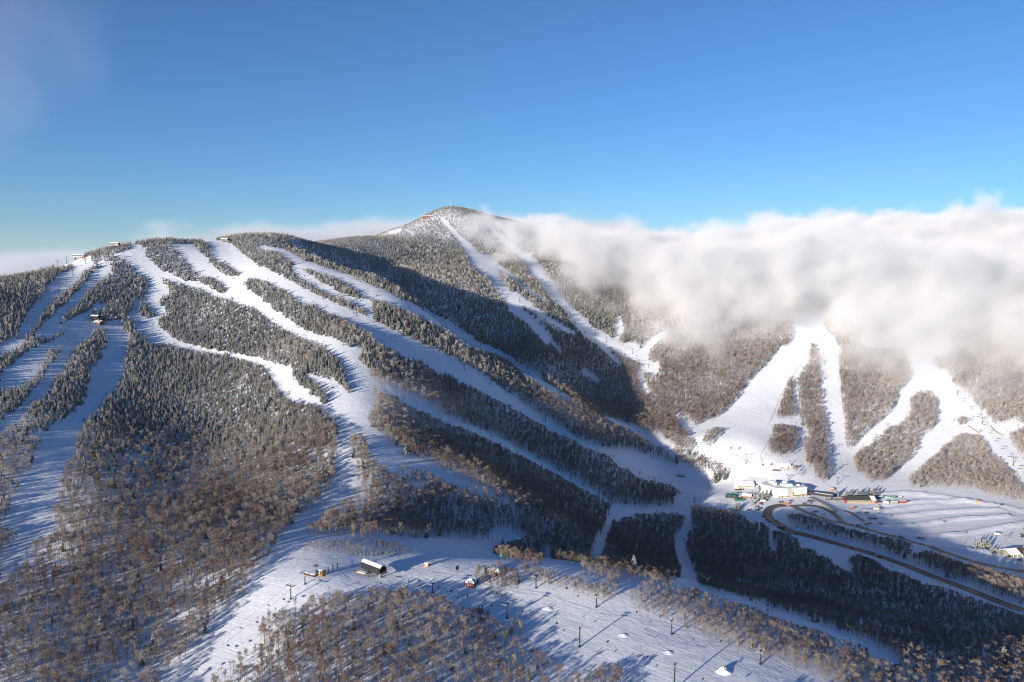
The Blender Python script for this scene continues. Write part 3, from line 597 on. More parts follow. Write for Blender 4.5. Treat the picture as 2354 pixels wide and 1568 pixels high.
def forest(name, sel, src, nvar, label, cat):
    n_ = sel.size; me = bpy.data.meshes.new(name); me.vertices.add(n_)
    co = np.stack([tx[sel], ty[sel], tz[sel] - .1], -1).astype(np.float32); me.vertices.foreach_set('co', co.ravel())
    a1 = me.attributes.new("yaw", 'FLOAT', 'POINT'); a1.data.foreach_set('value', rot[sel].astype(np.float32))
    a2 = me.attributes.new("size", 'FLOAT', 'POINT'); a2.data.foreach_set('value', scl[sel].astype(np.float32))
    a3 = me.attributes.new("pick", 'INT', 'POINT'); a3.data.foreach_set('value', rng.integers(0, nvar, n_).astype(np.int32)); me.update()
    o = bpy.data.objects.new(name, me); COL.objects.link(o); tag(o, label, cat, kind='stuff')
    g = bpy.data.node_groups.new(name, 'GeometryNodeTree'); g.interface.new_socket("Geometry", in_out='INPUT', socket_type='NodeSocketGeometry'); g.interface.new_socket("Geometry", in_out='OUTPUT', socket_type='NodeSocketGeometry')
    gi = g.nodes.new('NodeGroupInput'); go = g.nodes.new('NodeGroupOutput')
    ci = g.nodes.new('GeometryNodeCollectionInfo'); ci.inputs[0].default_value = src; ci.inputs[1].default_value = True; ci.inputs[2].default_value = True
    ip = g.nodes.new('GeometryNodeInstanceOnPoints'); ip.inputs['Pick Instance'].default_value = True
    def attr(nm, ty_):
        a = g.nodes.new('GeometryNodeInputNamedAttribute'); a.data_type = ty_; a.inputs[0].default_value = nm; return a
    ay = attr('yaw', 'FLOAT'); asz = attr('size', 'FLOAT'); ap = attr('pick', 'INT')
    cx = g.nodes.new('ShaderNodeCombineXYZ'); e2r = g.nodes.new('FunctionNodeEulerToRotation')
    g.links.new(ay.outputs[0], cx.inputs[2]); g.links.new(cx.outputs[0], e2r.inputs[0]); g.links.new(e2r.outputs[0], ip.inputs['Rotation'])
    g.links.new(asz.outputs[0], ip.inputs['Scale']); g.links.new(ap.outputs[0], ip.inputs['Instance Index'])
    g.links.new(gi.outputs[0], ip.inputs['Points']); g.links.new(ci.outputs[0], ip.inputs['Instance']); g.links.new(ip.outputs[0], go.inputs[0])
    md = o.modifiers.new("trees", 'NODES'); md.node_group = g
    return o
rest = np.ones(tx.size, bool); rest[ih] = False; rest[ic] = False
forest("hardwood_forest", np.nonzero(rest & ~is_con)[0], hard_src, len(hard_specs), "bare brown and frosted hardwood forest covering the slopes between the ski runs", "forest")
forest("conifer_forest", np.nonzero(rest & is_con)[0], con_src, len(con_specs), "snow dusted dark conifer forest on the upper mountainsides", "forest")

#OBJECTS_BEGIN
# ================================================================== roads
def P5(x, y): return (1579.9 + x * .14656, 1005.4 + y * .14656)
def P6(x, y): return (1895.9 + x * .19427, 1062.8 + y * .19427)
def P7(x, y): return (660.7 + x * .19525, 1218.0 + y * .19525)
def P8(x, y): return (1062.8 + x * .15864, 1206.5 + y * .15864)
def PT(tile, x, y): return T(tile, [(x, y)])[0]

def asphalt(name, col, snowy):
    m, t, o = mat(name); b = N(t, "ShaderNodeBsdfPrincipled", i_Roughness=.55); geo = N(t, "ShaderNodeNewGeometry")
    n1 = N(t, "ShaderNodeTexNoise", i_Scale=.25, i_Detail=6.0, i_Roughness=.7); t.links.new(geo.outputs['Position'], n1.inputs['Vector'])
    r = N(t, "ShaderNodeMapRange"); r.inputs['From Min'].default_value = snowy; r.inputs['From Max'].default_value = snowy + .12; t.links.new(n1.outputs['Fac'], r.inputs['Value'])
    c = N(t, "ShaderNodeMix", data_type='RGBA'); c.inputs[6].default_value = (*col, 1); c.inputs[7].default_value = (.32, .31, .31, 1); t.links.new(r.outputs[0], c.inputs[0])
    t.links.new(c.outputs[2], b.inputs['Base Color']); t.links.new(b.outputs[0], o.inputs[0]); return m
MAT['asphalt'] = asphalt("wet_asphalt", (.038, .04, .045), .64)
MAT['slush'] = asphalt("slushy_asphalt", (.055, .055, .058), .56)
def resample(L, step):
    L = np.array(L, float); seg = np.hypot(*(np.diff(L[:, :2], axis=0).T)); s = np.concatenate([[0], np.cumsum(seg)]); n_ = max(2, int(s[-1] / step) + 1)
    q = np.linspace(0, s[-1], n_); out_ = np.stack([np.interp(q, s, L[:, k]) for k in range(2)], -1)
    for _ in range(4):                                    # round the corners
        out_[1:-1] = .25 * out_[:-2] + .5 * out_[1:-1] + .25 * out_[2:]
    return out_
def ribbon(name, pts, width, material, off=.22, close=False):
    L = [at(*p) for p in pts]; L = [(p.x, p.y) for p in L if p is not None]; L = resample(L, 4.0)
    d = np.gradient(L, axis=0); d /= np.linalg.norm(d, axis=1)[:, None] + 1e-9; nrm = np.stack([-d[:, 1], d[:, 0]], -1)
    m_ = MB(); K_ = 7
    zc = H(L[:, 0], L[:, 1])
    for k in range(len(L)):
        for j in range(K_):
            q = L[k] + nrm[k] * width * (j / (K_ - 1) - .5); m_.v.append((q[0], q[1], float(max(H(q[0], q[1]), zc[k] - .2)) + off))
    for k in range(len(L) - 1):
        for j in range(K_ - 1):
            a = k * K_ + j; m_.f.append((a, a + K_, a + K_ + 1, a + 1)); m_.m.append(0)
    o = m_.build(name, material); tag(o, kind='structure'); return L
road1 = ribbon("access_road", [P5(1540,1062), P5(1420,1068), P5(1320,1090), P5(1255,1150), P5(1245,1230), P5(1300,1290), P5(1400,1350), P5(1500,1420), P5(1650,1500)] +
               T('C4', [(260,195),(400,232),(600,290),(800,345),(1000,405),(1200,475),(1400,552),(1600,630),(1800,705),(2000,785),(2200,860),(2360,915)]), 10.8, MAT['asphalt'])
road2 = ribbon("loop_road", [P5(1600,1070), P5(1700,1095), P5(1820,1160), P5(1950,1210), P5(2060,1250), P5(2200,1300), P5(2350,1340)] +
               [P6(100,690), P6(250,730), P6(400,765), P6(560,810), P6(760,865), P6(950,915), P6(1120,965), P6(1300,1020), P6(1500,1090), P6(1700,1160), P6(1900,1210), P6(2100,1250), P6(2354,1295)], 7.5, MAT['slush'], .26)
ribbon("drop_off_loop", [P5(1650,1078), P5(1850,1066), P5(2020,1075), P5(2150,1120), P5(2280,1190), P5(2380,1270), P5(2420,1330), P6(230,720)], 7.0, MAT['slush'], .30)
ribbon("lot_entrance", [P6(215,570), P6(300,590), P6(390,650), P6(460,700)], 5.0, MAT['slush'], .3)

# ================================================================== materials of built things
MAT['steel_dark'] = plain("dark_green_steel", (.035, .045, .045), .5, .3)
MAT['steel_grey'] = plain("galvanised_steel", (.30, .31, .32), .45, .6)
MAT['black_panel'] = plain("black_panel", (.025, .027, .032), .35, 0, .2, .4)
MAT['orange_wood'] = plain("orange_wood", (.42, .21, .09), .7)
MAT['brown_wood'] = plain("brown_wood", (.20, .085, .04), .75)
MAT['dark_wood'] = plain("dark_wood", (.06, .04, .03), .8)
MAT['red_wood'] = plain("dark_red_boards", (.16, .045, .035), .7)
MAT['white_wall'] = plain("cream_wall", (.72, .70, .62), .7, 0, .05, .2)
MAT['glass'] = plain("dark_glass", (.03, .04, .055), .12, 0, .2, .5, .6)
MAT['tan_wall'] = plain("tan_wall", (.34, .27, .19), .7)
MAT['green_wall'] = plain("sage_wall", (.22, .25, .18), .7)
MAT['roof_dark'] = plain("dark_roof", (.055, .05, .052), .7)
MAT['red_paint'] = plain("red_paint", (.28, .045, .04), .55)
MAT['green_paint'] = plain("green_paint", (.02, .11, .075), .6)
MAT['green_bright'] = plain("bright_green", (.05, .36, .16), .6)
MAT['yellow'] = plain("yellow_paint", (.60, .38, .04), .5)
MAT['orange'] = plain("orange_paint", (.62, .20, .03), .5)
MAT['concrete'] = plain("concrete", (.30, .28, .25), .85)
MAT['rubber'] = plain("rubber", (.02, .02, .02), .8)
MAT['rope'] = plain("steel_rope", (.05, .05, .055), .5, .3)
CARC = {'black': (.02, .02, .025), 'dark blue': (.02, .035, .09), 'silver': (.42, .43, .45), 'white': (.72, .72, .72), 'red': (.35, .02, .02), 'grey': (.12, .125, .13), 'dark green': (.02, .06, .04), 'dark red': (.14, .02, .025)}
for k, v in CARC.items(): MAT['car ' + k] = plain(k.replace(' ', '_') + "_car_paint", v, .3, .2, .05, 1.0, .5)
# red safety netting: an open mesh, half of it air
def net_mat():
    m, t, o = mat("red_netting"); b = N(t, "ShaderNodeBsdfPrincipled", i_Roughness=.8); b.inputs['Base Color'].default_value = (.62, .14, .11, 1)
    tr = N(t, "ShaderNodeBsdfTransparent"); mx = N(t, "ShaderNodeMixShader"); mx.inputs[0].default_value = .45
    t.links.new(tr.outputs[0], mx.inputs[1]); t.links.new(b.outputs[0], mx.inputs[2]); t.links.new(mx.outputs[0], o.inputs[0]); return m
MAT['net'] = net_mat()

# ================================================================== ski lifts
ORD = ['lowest', 'second lowest', 'third', 'fourth', 'fifth', 'sixth', 'seventh', 'eighth', 'ninth', 'tenth', 'eleventh', 'twelfth', 'thirteenth']
def tower(p, h, yaw, label, group, style='T', collar=False):
    t = thing("lift_tower", p, yaw, label, "lift tower", group)
    a = MB(); a.prism((0, 0, -1), (0, 0, h), .42, .27, 10, caps=True); a.box((0, 0, .15), (1.3, 1.3, .5)); a.build("pole", MAT['steel_dark'], t)
    arm = 2.6
    b = MB()
    if style == 'T': b.box((0, 0, h - .1), (.35, 2 * arm, .35)); b.box((0, 0, h + .75), (.12, 2 * arm * .8, .12)); b.prism((0, -1.9, h), (0, -1.9, h + .8), .06, .06, 4); b.prism((0, 1.9, h), (0, 1.9, h + .8), .06, .06, 4)
    else: b.prism((0, 0, h - 1.6), (0, -arm, h - .2), .18, .14, 6, caps=True); b.prism((0, 0, h - 1.6), (0, arm, h - .2), .18, .14, 6, caps=True); b.box((0, 0, h - .3), (.4, .5, 1.2)); b.prism((0, .3, h), (0, .5, h + 1.3), .1, .08, 4)
    b.build("crossarm", MAT['steel_dark'], t)
    for s_ in (-1, 1):
        c = MB(); c.box((0, s_ * arm, h - .15), (3.2, .16, .22))
        for k in range(6): c.prism((-1.4 + k * .56, s_ * arm - .1, h + .1), (-1.4 + k * .56, s_ * arm + .1, h + .1), .24, .24, 8, caps=True)
        c.build("sheave_train", MAT['steel_grey'], t)
    l = MB(); 
    for k in range(int(h / .45)): l.box((-.5, 0, .6 + k * .45), (.06, .4, .05))
    l.build("ladder", MAT['steel_grey'], t)
    if collar: c = MB(); c.prism((0, 0, h - 1.7), (0, 0, h - .9), .55, .55, 10, caps=True); c.build("padding", MAT['yellow'], t)
    return t
def chair_proto(kind):
    t = thing("chair_lift_chair", (0, 0, 0), 0, "x", "lift chair")
    a = MB(); a.prism((0, 0, 0), (0, .1, -1.9), .05, .05, 5); a.prism((0, .1, -1.9), (0, 0, -2.2), .05, .05, 5); a.build("hanger", MAT['steel_grey'], t)
    wd = 2.0 if kind == 'double' else 3.4
    a = MB(); a.box((.25, 0, -2.75), (.5, wd, .09)); a.build("seat", MAT['black_panel'], t)
    a = MB(); a.box((0, 0, -2.4), (.08, wd, .55)); a.build("backrest", MAT['black_panel'], t)
    a = MB()
    for s_ in (-1, 1): a.prism((0, s_ * wd / 2, -2.15), (.5, s_ * wd / 2, -2.8), .05, .05, 5); 
    a.prism((0, -wd / 2, -2.15), (0, wd / 2, -2.15), .05, .05, 5); a.build("frame", MAT['steel_grey'], t)
    return t
PROTO = {}
n_chairs = 0
def lift(desc, tw, style='T', chairs='double', spacing=22, collar=False, ends=None, rope=True, offs=(0, 0)):
    """tw: list of (u, v_base, v_top) from the bottom of the line to its top"""
    global n_chairs
    pts = []
    for (u, vb, vt) in tw:
        p = at(u, vb)
        if p is None: continue
        h = (vb - vt) * p.length / F * 1.02; pts.append((p, min(max(h, 6.0), 14.0)))
    n_ = len(pts)
    for k, (p, h) in enumerate(pts):
        q0 = pts[max(k - 1, 0)][0]; q1 = pts[min(k + 1, n_ - 1)][0]; yaw = math.atan2(q1.y - q0.y, q1.x - q0.x) if n_ > 1 else .6
        o = 'topmost' if (k == n_ - 1 and n_ > 2) else (ORD[k] if n_ > 1 else 'single')
        tower(p, h, yaw, "dark lift tower, %s along the %s" % (o, desc), "towers of the " + desc, style, collar)
    if n_ < 2 or not rope: return pts
    L = [np.array((p.x, p.y, p.z + h)) for p, h in pts]
    if ends:
        for e, where in ends:
            q = at(*e[:2]); 
            if q is not None: L = ([np.array((q.x, q.y, q.z + e[2]))] + L) if where == 0 else (L + [np.array((q.x, q.y, q.z + e[2]))])
    m_ = MB(); spots = []
    for a, b in zip(L[:-1], L[1:]):
        d = b - a; ln = np.linalg.norm(d); nrm = unit(np.array([-d[1], d[0], 0])) * 2.6; sag = ln * .018; K_ = 6
        for s_ in (-1, 1):
            prev = None
            for j in range(K_ + 1):
                t_ = j / K_; q = a + d * t_ + nrm * s_ + np.array([0, 0, -sag * 4 * t_ * (1 - t_)])
                if prev is not None: m_.prism(prev, q, .045, .045, 4)
                prev = q
            if chairs:
                for j in range(int(ln / spacing)):
                    t_ = (j + (.35 if s_ > 0 else .7)) / (ln / spacing)
                    if t_ < .97: spots.append((a + d * t_ + nrm * s_ + np.array([0, 0, -sag * 4 * t_ * (1 - t_)]), math.atan2(d[1], d[0]) + (math.pi if s_ < 0 else 0)))
    r = m_.build("haul_rope", MAT['rope']); tag(r, "pair of thin ropes strung along the " + desc, "rope")
    for q, yw in spots:
        if chairs not in PROTO: c = PROTO[chairs] = chair_proto(chairs)
        else: c = copy_tree(PROTO[chairs])
        c.location = q; c.rotation_euler = (0, 0, yw); tag(c, "empty chair hanging from the %s" % desc, "lift chair", "chairs of the " + desc); n_chairs += 1
    return pts
def TW(tile, L): return [(PT(tile, x, b)[0], PT(tile, x, b)[1], PT(tile, x, t)[1]) for x, b, t in L]
lift("lift crossing the foreground run", TW('C3', [(1490, 1640, 1395), (620, 1245, 1075)]) + TW('C2', [(2305, 985, 850), (1620, 750, 660)]), 'Y', 'double', 24, ends=[((PT('C2', 1190, 545)) + (4,), 1), (PT('C3', 2050, 1800) + (9,), 0)])
lift("lift along the upper edge of the foreground run", TW('C3', [(2280, 1405, 1290), (1465, 1130, 1010), (775, 880, 770), (220, 705, 590)]), 'T', 'double', 32, ends=[(PT('C2', 2200, 560) + (6,), 1)])
lift("lift dropping to the bottom left corner", TW('C2', [(320, 805, 690), (450, 670, 575)]), 'T', 'double', 22, True, ends=[(PT('C1', 1560, 1690) + (8,), 0), (P7(315, 520) + (6,), 1)])
lift("lift beside the long central run", TW('B3', [(1675, 1400, 1360), (1305, 1235, 1180), (890, 1075, 935), (307, 660, 595)]) + TW('B2', [(2155, 320, 270)]) +
     TW('A2', [(1913, 1560, 1490), (1632, 1395, 1350), (1332, 1240, 1200), (925, 1065, 1015), (557, 870, 840), (265, 725, 690), (30, 620, 580)]), 'T', 'quad', 34, ends=[(PT('A1', 2110, 392) + (5,), 1)])
lift("valley lift below the summit", TW('A3', [(1253, 1540, 1515), (1168, 1505, 1470), (1105, 1415, 1370), (868, 1305, 1265), (768, 1225, 1190), (558, 1005, 985), (440, 870, 845), (318, 710, 685), (230, 595, 570)]), 'T', 'quad', 40)
lift("lift on the sunlit run above the base lodge", TW('B4', [(190, 1200, 1155)]), 'T', None)
lift("narrow sunlit run lift", TW('B4', [(640, 1235, 1175), (622, 1120, 1060), (592, 940, 875), (562, 710, 665), (525, 270, 228)]) + TW('A4', [(517, 1515, 1480), (507, 1420, 1380), (495, 1320, 1285)]), 'T', None, rope=True)
lift("far right lift", TW('B4', [(2250, 1065, 1000), (1965, 680, 630), (1740, 410, 380)]), 'T', 'quad', 26, ends=[(PT('B4', 2420, 1240) + (8,), 0)])
lift("upper left lift under the ridge", TW('A1', [(250, 1130, 1070), (370, 930, 880), (540, 830, 770), (668, 695, 640), (787, 590, 550)]), 'T', 'quad', 34, ends=[(PT('A1', 735, 535) + (5,), 1)])
lift("far left ridge lift", TW('A1', [(530, 600, 540), (612, 570, 515)]), 'T', None)
lift("mid mountain lift at left", TW('B1', [(20, 640, 590), (160, 530, 440)]) + TW('A1', [(652, 1350, 1295), (823, 1185, 1110)]), 'T', 'double', 26, ends=[(PT('A1', 870, 1110) + (5,), 1)])
lift("gondola line", [P5(915, 415) + (P5(0, 235)[1],)], 'T', None)
lift("valley side lift", TW('A3', [(1105, 1415, 1372)])[:0] + TW('A3', [(70, 940, 900)]), 'T', None)
# two gondola cabins over the sunlit run
for k, (x, y, lb) in enumerate([(683, 165, "round dark gondola cabin in the air left of the tall gondola tower"), (1182, 425, "round dark gondola cabin low over the snow beside the timber lodge")]):
    g = at(*P5(x, y + 75)); d = np.array(g); r = ray(*P5(x, y)); s_ = g.y * .985; q = r / r[1] * s_
    t = thing("gondola_cabin", tuple(q), .6, lb, "gondola cabin", "gondola cabins")
    a = MB(); hh = [(-1.15, .8), (-.9, 1.05), (0, 1.15), (.8, 1.0), (1.1, .7)]
    for (z0, r0), (z1, r1) in zip(hh[:-1], hh[1:]): a.prism((0, 0, z0), (0, 0, z1), r0, r1, 12, caps=True)
    a.build("cabin", MAT['black_panel'], t); a = MB(); a.prism((0, 0, -.3), (0, 0, .6), 1.17, 1.1, 12); a.build("window_band", MAT['glass'], t)
    a = MB(); a.prism((0, 0, 1.1), (.1, 0, 2.6), .07, .07, 5); a.box((.1, 0, 2.65), (.9, .2, .2)); a.build("hanger", MAT['steel_grey'], t)

# ================================================================== buildings
def base_of(u, v, r=6):
    p = at(u, v); z = min(float(H(p.x + dx, p.y + dy)) for dx in (-r, 0, r) for dy in (-r, 0, r)); return p, max(z, p.z - 2.5)
def gable(m_, L, W_, z0, rise, over=.6, th=.35, mi=0, cx=0, cy=0):
    """a pitched roof with its ridge along x"""
    hw = W_ / 2 + over; hl = L / 2 + over; zr = z0 + rise; dz = -over * rise / (W_ / 2)
    for s_ in (-1, 1):
        a = [(cx - hl, cy + s_ * hw, z0 + dz), (cx + hl, cy + s_ * hw, z0 + dz), (cx + hl, cy, zr), (cx - hl, cy, zr)]; b = [(x, y, z + th) for x, y, z in a]
        i = len(m_.v); m_.v += a + b
        for q in ((0, 1, 2, 3), (7, 6, 5, 4), (0, 4, 5, 1), (1, 5, 6, 2), (3, 7, 4, 0)): m_.f.append(tuple(i + k for k in q)); m_.m.append(mi)
def gable_wall(m_, L, W_, z0, z1, rise, cx=0, cy=0, mi=0):
    i = len(m_.v); hl, hw = L / 2, W_ / 2
    for x in (-hl, hl): m_.v += [(cx + x, cy - hw, z0), (cx + x, cy + hw, z0), (cx + x, cy + hw, z1), (cx + x, cy, z1 + rise), (cx + x, cy - hw, z1)]
    for q in ((4, 3, 2, 1, 0), (5, 6, 7, 8, 9), (0, 5, 9, 4), (1, 2, 7, 6), (0, 1, 6, 5)): m_.f.append(tuple(i + k for k in q)); m_.m.append(mi)
def windows(t, spec, frame=True):
    """spec: list of (x, y, z, width, height, axis) - axis 'y' faces +-y, 'x' faces +-x"""
    for (x, y, z, w_, h_, ax) in spec:
        a = MB(); a.box((x, y, z), (w_, .12, h_) if ax == 'y' else (.12, w_, h_)); o = a.build("window", MAT['glass'], t)
        if frame:
            b = MB(); e = .09
            for dz in (-1, 1): b.box((x, y, z + dz * h_ / 2), (w_ + .3, .2, .14) if ax == 'y' else (.2, w_ + .3, .14))
            for dx in (-1, 1): b.box((x + dx * w_ / 2, y, z), (.14, .2, h_)) if ax == 'y' else b.box((x, y + dx * w_ / 2, z), (.2, .14, h_))
            b.build("frame", MAT['white_wall'], o)
def house(name, label, cat, uv, L, W_, hh, rise, yaw, wall, roof, wins=True, door=True, group=None, chimney=False):
    p, z = base_of(*uv, r=max(L, W_) / 3); t = thing(name, (p.x, p.y, z), yaw, label, cat, group)
    a = MB(); gable_wall(a, L, W_, -1, hh, rise); a.build("wall", wall, t)
    a = MB(); gable(a, L, W_, hh, rise); r = a.build("roof", roof, t)
    if chimney: a = MB(); a.box((L * .2, 0, hh + rise + .6), (.8, .8, 1.6)); a.build("chimney", MAT['concrete'], r)
    if wins:
        k = max(1, int(L / 3.2)); windows(t, [(-L / 2 + (i + .5) * L / k, s_ * (W_ / 2 + .02), hh * .58, 1.2, 1.1, 'y') for i in range(k) for s_ in (-1,)] + [(-(L / 2 + .02), 0, hh * .6, 1.2, 1.1, 'x')])
    if door: a = MB(); a.box((L * .5 + .04, -W_ * .2, .9), (.14, 1.1, 2.1)); a.build("door", MAT['dark_wood'], t)
    return t

# barrel roofed terminal on the bench and its smaller cousins on the tops
def barrel_terminal(uv, yaw, L, R_, lift_h, label, snow=True):
    p, z = base_of(*uv, r=3); t = thing("lift_terminal", (p.x, p.y, p.z), yaw, label, "lift terminal")
    a = MB(); K_ = 14; prof = [(R_ * math.cos(math.pi * k / K_), lift_h + .3 + R_ * 1.25 * math.sin(math.pi * k / K_) ** .8) for k in range(K_ + 1)]; prof = [(R_ + .05, lift_h - .8)] + prof + [(-R_ - .05, lift_h - .8)]
    for (y0, z0), (y1, z1) in zip(prof[:-1], prof[1:]):
        a.face([(-L / 2, y0, z0), (L / 2, y0, z0), (L / 2, y1, z1), (-L / 2, y1, z1)]); a.face([(-L / 2, y1 * .93, z1 - .2), (L / 2, y1 * .93, z1 - .2), (L / 2, y0 * .93, z0 - .2), (-L / 2, y0 * .93, z0 - .2)])
    a.face([(-L / 2, y, z_) for y, z_ in prof]); 
    sh = a.build("barrel_shell", MAT['black_panel'], t)
    a = MB()
    for k in range(7): 
        x = -L / 2 + L * (k + .15) / 6.6
        if x < L / 2: a.box((x, -R_ - .03, lift_h + 1.1), (.1, .12, 2.6))
    a.build("rib", MAT['steel_dark'], sh)
    if snow:
        a = MB(); q = [(R_ * 1.0 * math.cos(math.pi * k / K_), lift_h + .42 + R_ * 1.25 * math.sin(math.pi * k / K_) ** .8) for k in range(4, K_ - 2)]
        i = len(a.v)
        for x in (-L / 2 - .1, L / 2 + .1):
            a.v += [(x, y, z_) for y, z_ in q] + [(x, y, z_ + .35 * math.sin(math.pi * (j + .5) / len(q))) for j, (y, z_) in enumerate(q)]
        n_ = len(q)
        for k in range(n_ - 1):
            a.f.append((i + n_ + k, i + n_ + k + 1, i + 3 * n_ + k + 1, i + 3 * n_ + k)); a.m.append(0)
        for x0 in (0, 2 * n_): 
            for k in range(n_ - 1): a.f.append((i + x0 + k, i + x0 + k + 1, i + x0 + n_ + k + 1, i + x0 + n_ + k)); a.m.append(0)
        a.build("roof_snow", MAT['roof_snow'], sh)
    for x in (-L * .28, L * .36): a = MB(); a.box((x, 0, lift_h / 2 - .6), (1.1, 1.3, lift_h + .8)); a.box((x, 0, -.3), (2.6, 3.0, 1.6), mi=0, taper=.2); a.build("leg", MAT['steel_dark'] if x < 0 else MAT['concrete'], t)
    a = MB(); a.prism((L * .33, 0, lift_h - .9), (L * .33, 0, lift_h - .5), R_ * .9, R_ * .9, 18, caps=True); a.build("bullwheel", MAT['steel_grey'], t)
    a = MB(); a.box((0, 0, lift_h - .5), (L * .96, .5, .6)); a.box((-L / 2 - .8, 0, lift_h - .3), (1.6, R_ * 1.8, .15)); a.box((L / 2 + 1.2, 0, lift_h - .2), (2.4, R_ * 1.7, .12)); a.build("frame", MAT['steel_grey'], t)
    return t
barrel_terminal(P7(1015, 530), math.radians(-40), 18.5, 3.1, 4.2, "long black barrel roofed lift terminal on the bench, snow along its top")
barrel_terminal(PT('A1', 880, 1118), math.radians(-25), 14, 2.8, 4.6, "black lift terminal beside the brown lodge on the left slope")
barrel_terminal(PT('A1', 1055, 392), math.radians(-10), 16, 2.8, 4.0, "dark domed lift terminal among conifers on the left skyline")
barrel_terminal(PT('A1', 2065, 388), math.radians(-15), 14, 2.5, 3.2, "pale topped lift terminal at the head of the central run on the skyline")
barrel_terminal(PT('A1', 720, 528), math.radians(-5), 18, 2.3, 3.8, "flat dark lift terminal on the far left skyline", True)
def deck(uv, L, W_, yaw, label, z=1.0):
    p = at(*uv); t = thing("wooden_deck", tuple(p), yaw, label, "deck")
    a = MB()
    for k in range(int(W_ / .5)): a.box((0, -W_ / 2 + .25 + k * .5, z), (L, .44, .12))
    a.build("boards", MAT['orange_wood'], t)
    for x in (-L / 2 + .3, L / 2 - .3):
        for y in (-W_ / 2 + .3, W_ / 2 - .3): a = MB(); a.prism((x, y, -1), (x, y, z), .12, .12, 4); a.build("post", MAT['dark_wood'], t)
    a = MB()
    for x in np.arange(-L / 2, L / 2 + .1, L / 4): a.prism((x, W_ / 2, z), (x, W_ / 2, z + 1.1), .05, .05, 4)
    a.prism((-L / 2, W_ / 2, z + 1.1), (L / 2, W_ / 2, z + 1.1), .05, .05, 4); a.build("railing", MAT['dark_wood'], t)
    a = MB(); a.box((.4, -.3, z + .22), (L * .8, W_ * .7, .3), taper=.12); a.build("snow_cover", MAT['roof_snow'], t)
deck(P7(878, 512), 9, 5, math.radians(-25), "low wooden ramp deck at the left end of the barrel roofed terminal")
# old bullwheel station left of it
p = at(*P7(315, 540)); t = thing("bullwheel_station", tuple(p), math.radians(-30), "open bullwheel on a slanted steel mast above a snowy platform", "lift station")
a = MB(); a.prism((0, 0, -1), (1.6, 0, 7.0), .5, .3, 8, caps=True); a.prism((-2.2, 0, -1), (1.2, 0, 5.6), .22, .2, 6, caps=True); a.build("mast", MAT['steel_grey'], t)
a = MB(); a.prism((1.6, 0, 6.9), (1.6, 0, 7.2), 2.1, 2.1, 22); 
for k in range(8): a.prism((1.6, 0, 7.05), (1.6 + 2.05 * math.cos(k * math.pi / 4), 2.05 * math.sin(k * math.pi / 4), 7.05), .1, .08, 4)
a.prism((1.6, 0, 6.6), (1.6, 0, 7.5), .35, .35, 8, caps=True); a.build("bullwheel", MAT['steel_dark'], t)
a = MB(); a.box((-2.5, 0, .6), (9, 3.6, 1.3)); a.build("platform", MAT['dark_wood'], t); a = MB(); a.box((-2.5, 0, 1.45), (8.6, 3.3, .42), taper=.08); a.build("snow_cover", MAT['roof_snow'], t)
def hut(uv, L, W_, hh, yaw, wall, label, roof='pyramid', name="hut", group=None):
    p, z = base_of(*uv, r=1.5); t = thing(name, (p.x, p.y, p.z - .2), yaw, label, "hut", group)
    a = MB(); a.box((0, 0, hh / 2 - .4), (L, W_, hh + .8)); a.build("wall", wall, t)
    a = MB(); o_ = .45
    if roof == 'pyramid':
        b_ = [(-L / 2 - o_, -W_ / 2 - o_, hh), (L / 2 + o_, -W_ / 2 - o_, hh), (L / 2 + o_, W_ / 2 + o_, hh), (-L / 2 - o_, W_ / 2 + o_, hh)]; ap = (0, 0, hh + L * .42)
        c_ = [(x, y, z_ + .3) for x, y, z_ in b_]
        for k in range(4): a.face([c_[k], c_[(k + 1) % 4], ap]); a.face([b_[k], b_[(k + 1) % 4], c_[(k + 1) % 4], c_[k]])
        a.face(b_[::-1])
    else: a.box((0, 0, hh + .25), (L + .6, W_ + .6, .45), taper=.08)
    a.build("roof", MAT['roof_snow'], t)
    windows(t, [(-L * .05, -W_ / 2 - .02, hh * .6, L * .3, hh * .32, 'y')]); a = MB(); a.box((L / 2 + .03, 0, 1.0), (.12, .9, 2.0)); a.build("door", MAT['dark_wood'], t)
    return t
hut(P7(410, 535), 3.0, 3.4, 4.0, math.radians(-30), MAT['orange_wood'], "tall orange wooden operator hut beside the open bullwheel", 'flat')
hut(P7(1645, 425), 2.7, 2.4, 2.2, math.radians(-25), MAT['orange_wood'], "small orange wooden box hut alone on the bench beside bare bushes", 'flat')
hut(P7(2160, 655), 5.2, 4.6, 3.0, math.radians(-18), MAT['red_wood'], "dark red hut with a snowy pyramid roof and white framed window")
hut(P8(440, 700), 4.0, 3.6, 3.4, math.radians(-30), MAT['tan_wall'], "tan lift shack half hidden among the bare trees of the small clump", 'flat')
hut(P8(510, 715), 4.4, 4.0, 2.4, math.radians(-10), MAT['brown_wood'], "low brown hut with a snowy roof beside the tan lift shack")
hut(PT('A1', 770, 532), 4.0, 4, 2.8, 0, MAT['brown_wood'], "brown hut beside the terminal on the far left skyline", 'flat')
hut(PT('B4', 585, 1290), 4.2, 3.6, 3.0, .2, MAT['orange_wood'], "small orange hut left of the snowy evergreen behind the long low building", 'flat')
house("lodge", "brown timber lodge with snowy roof beside the black terminal on the left slope", "lodge", PT('A1', 900, 1128), 13, 8, 3.6, 1.8, -.3, MAT['brown_wood'], MAT['roof_snow'])
house("cabin", "small brown cabin right of the lodge on the left slope", "cabin", PT('A1', 995, 1098), 8, 5, 2.8, 1.2, .1, MAT['brown_wood'], MAT['roof_snow'])
house("shed", "small grey shed at the edge of the trees right of the brown cabin", "shed", PT('A1', 1050, 1092), 6, 4, 3.0, .8, .1, MAT['concrete'], MAT['roof_snow'])
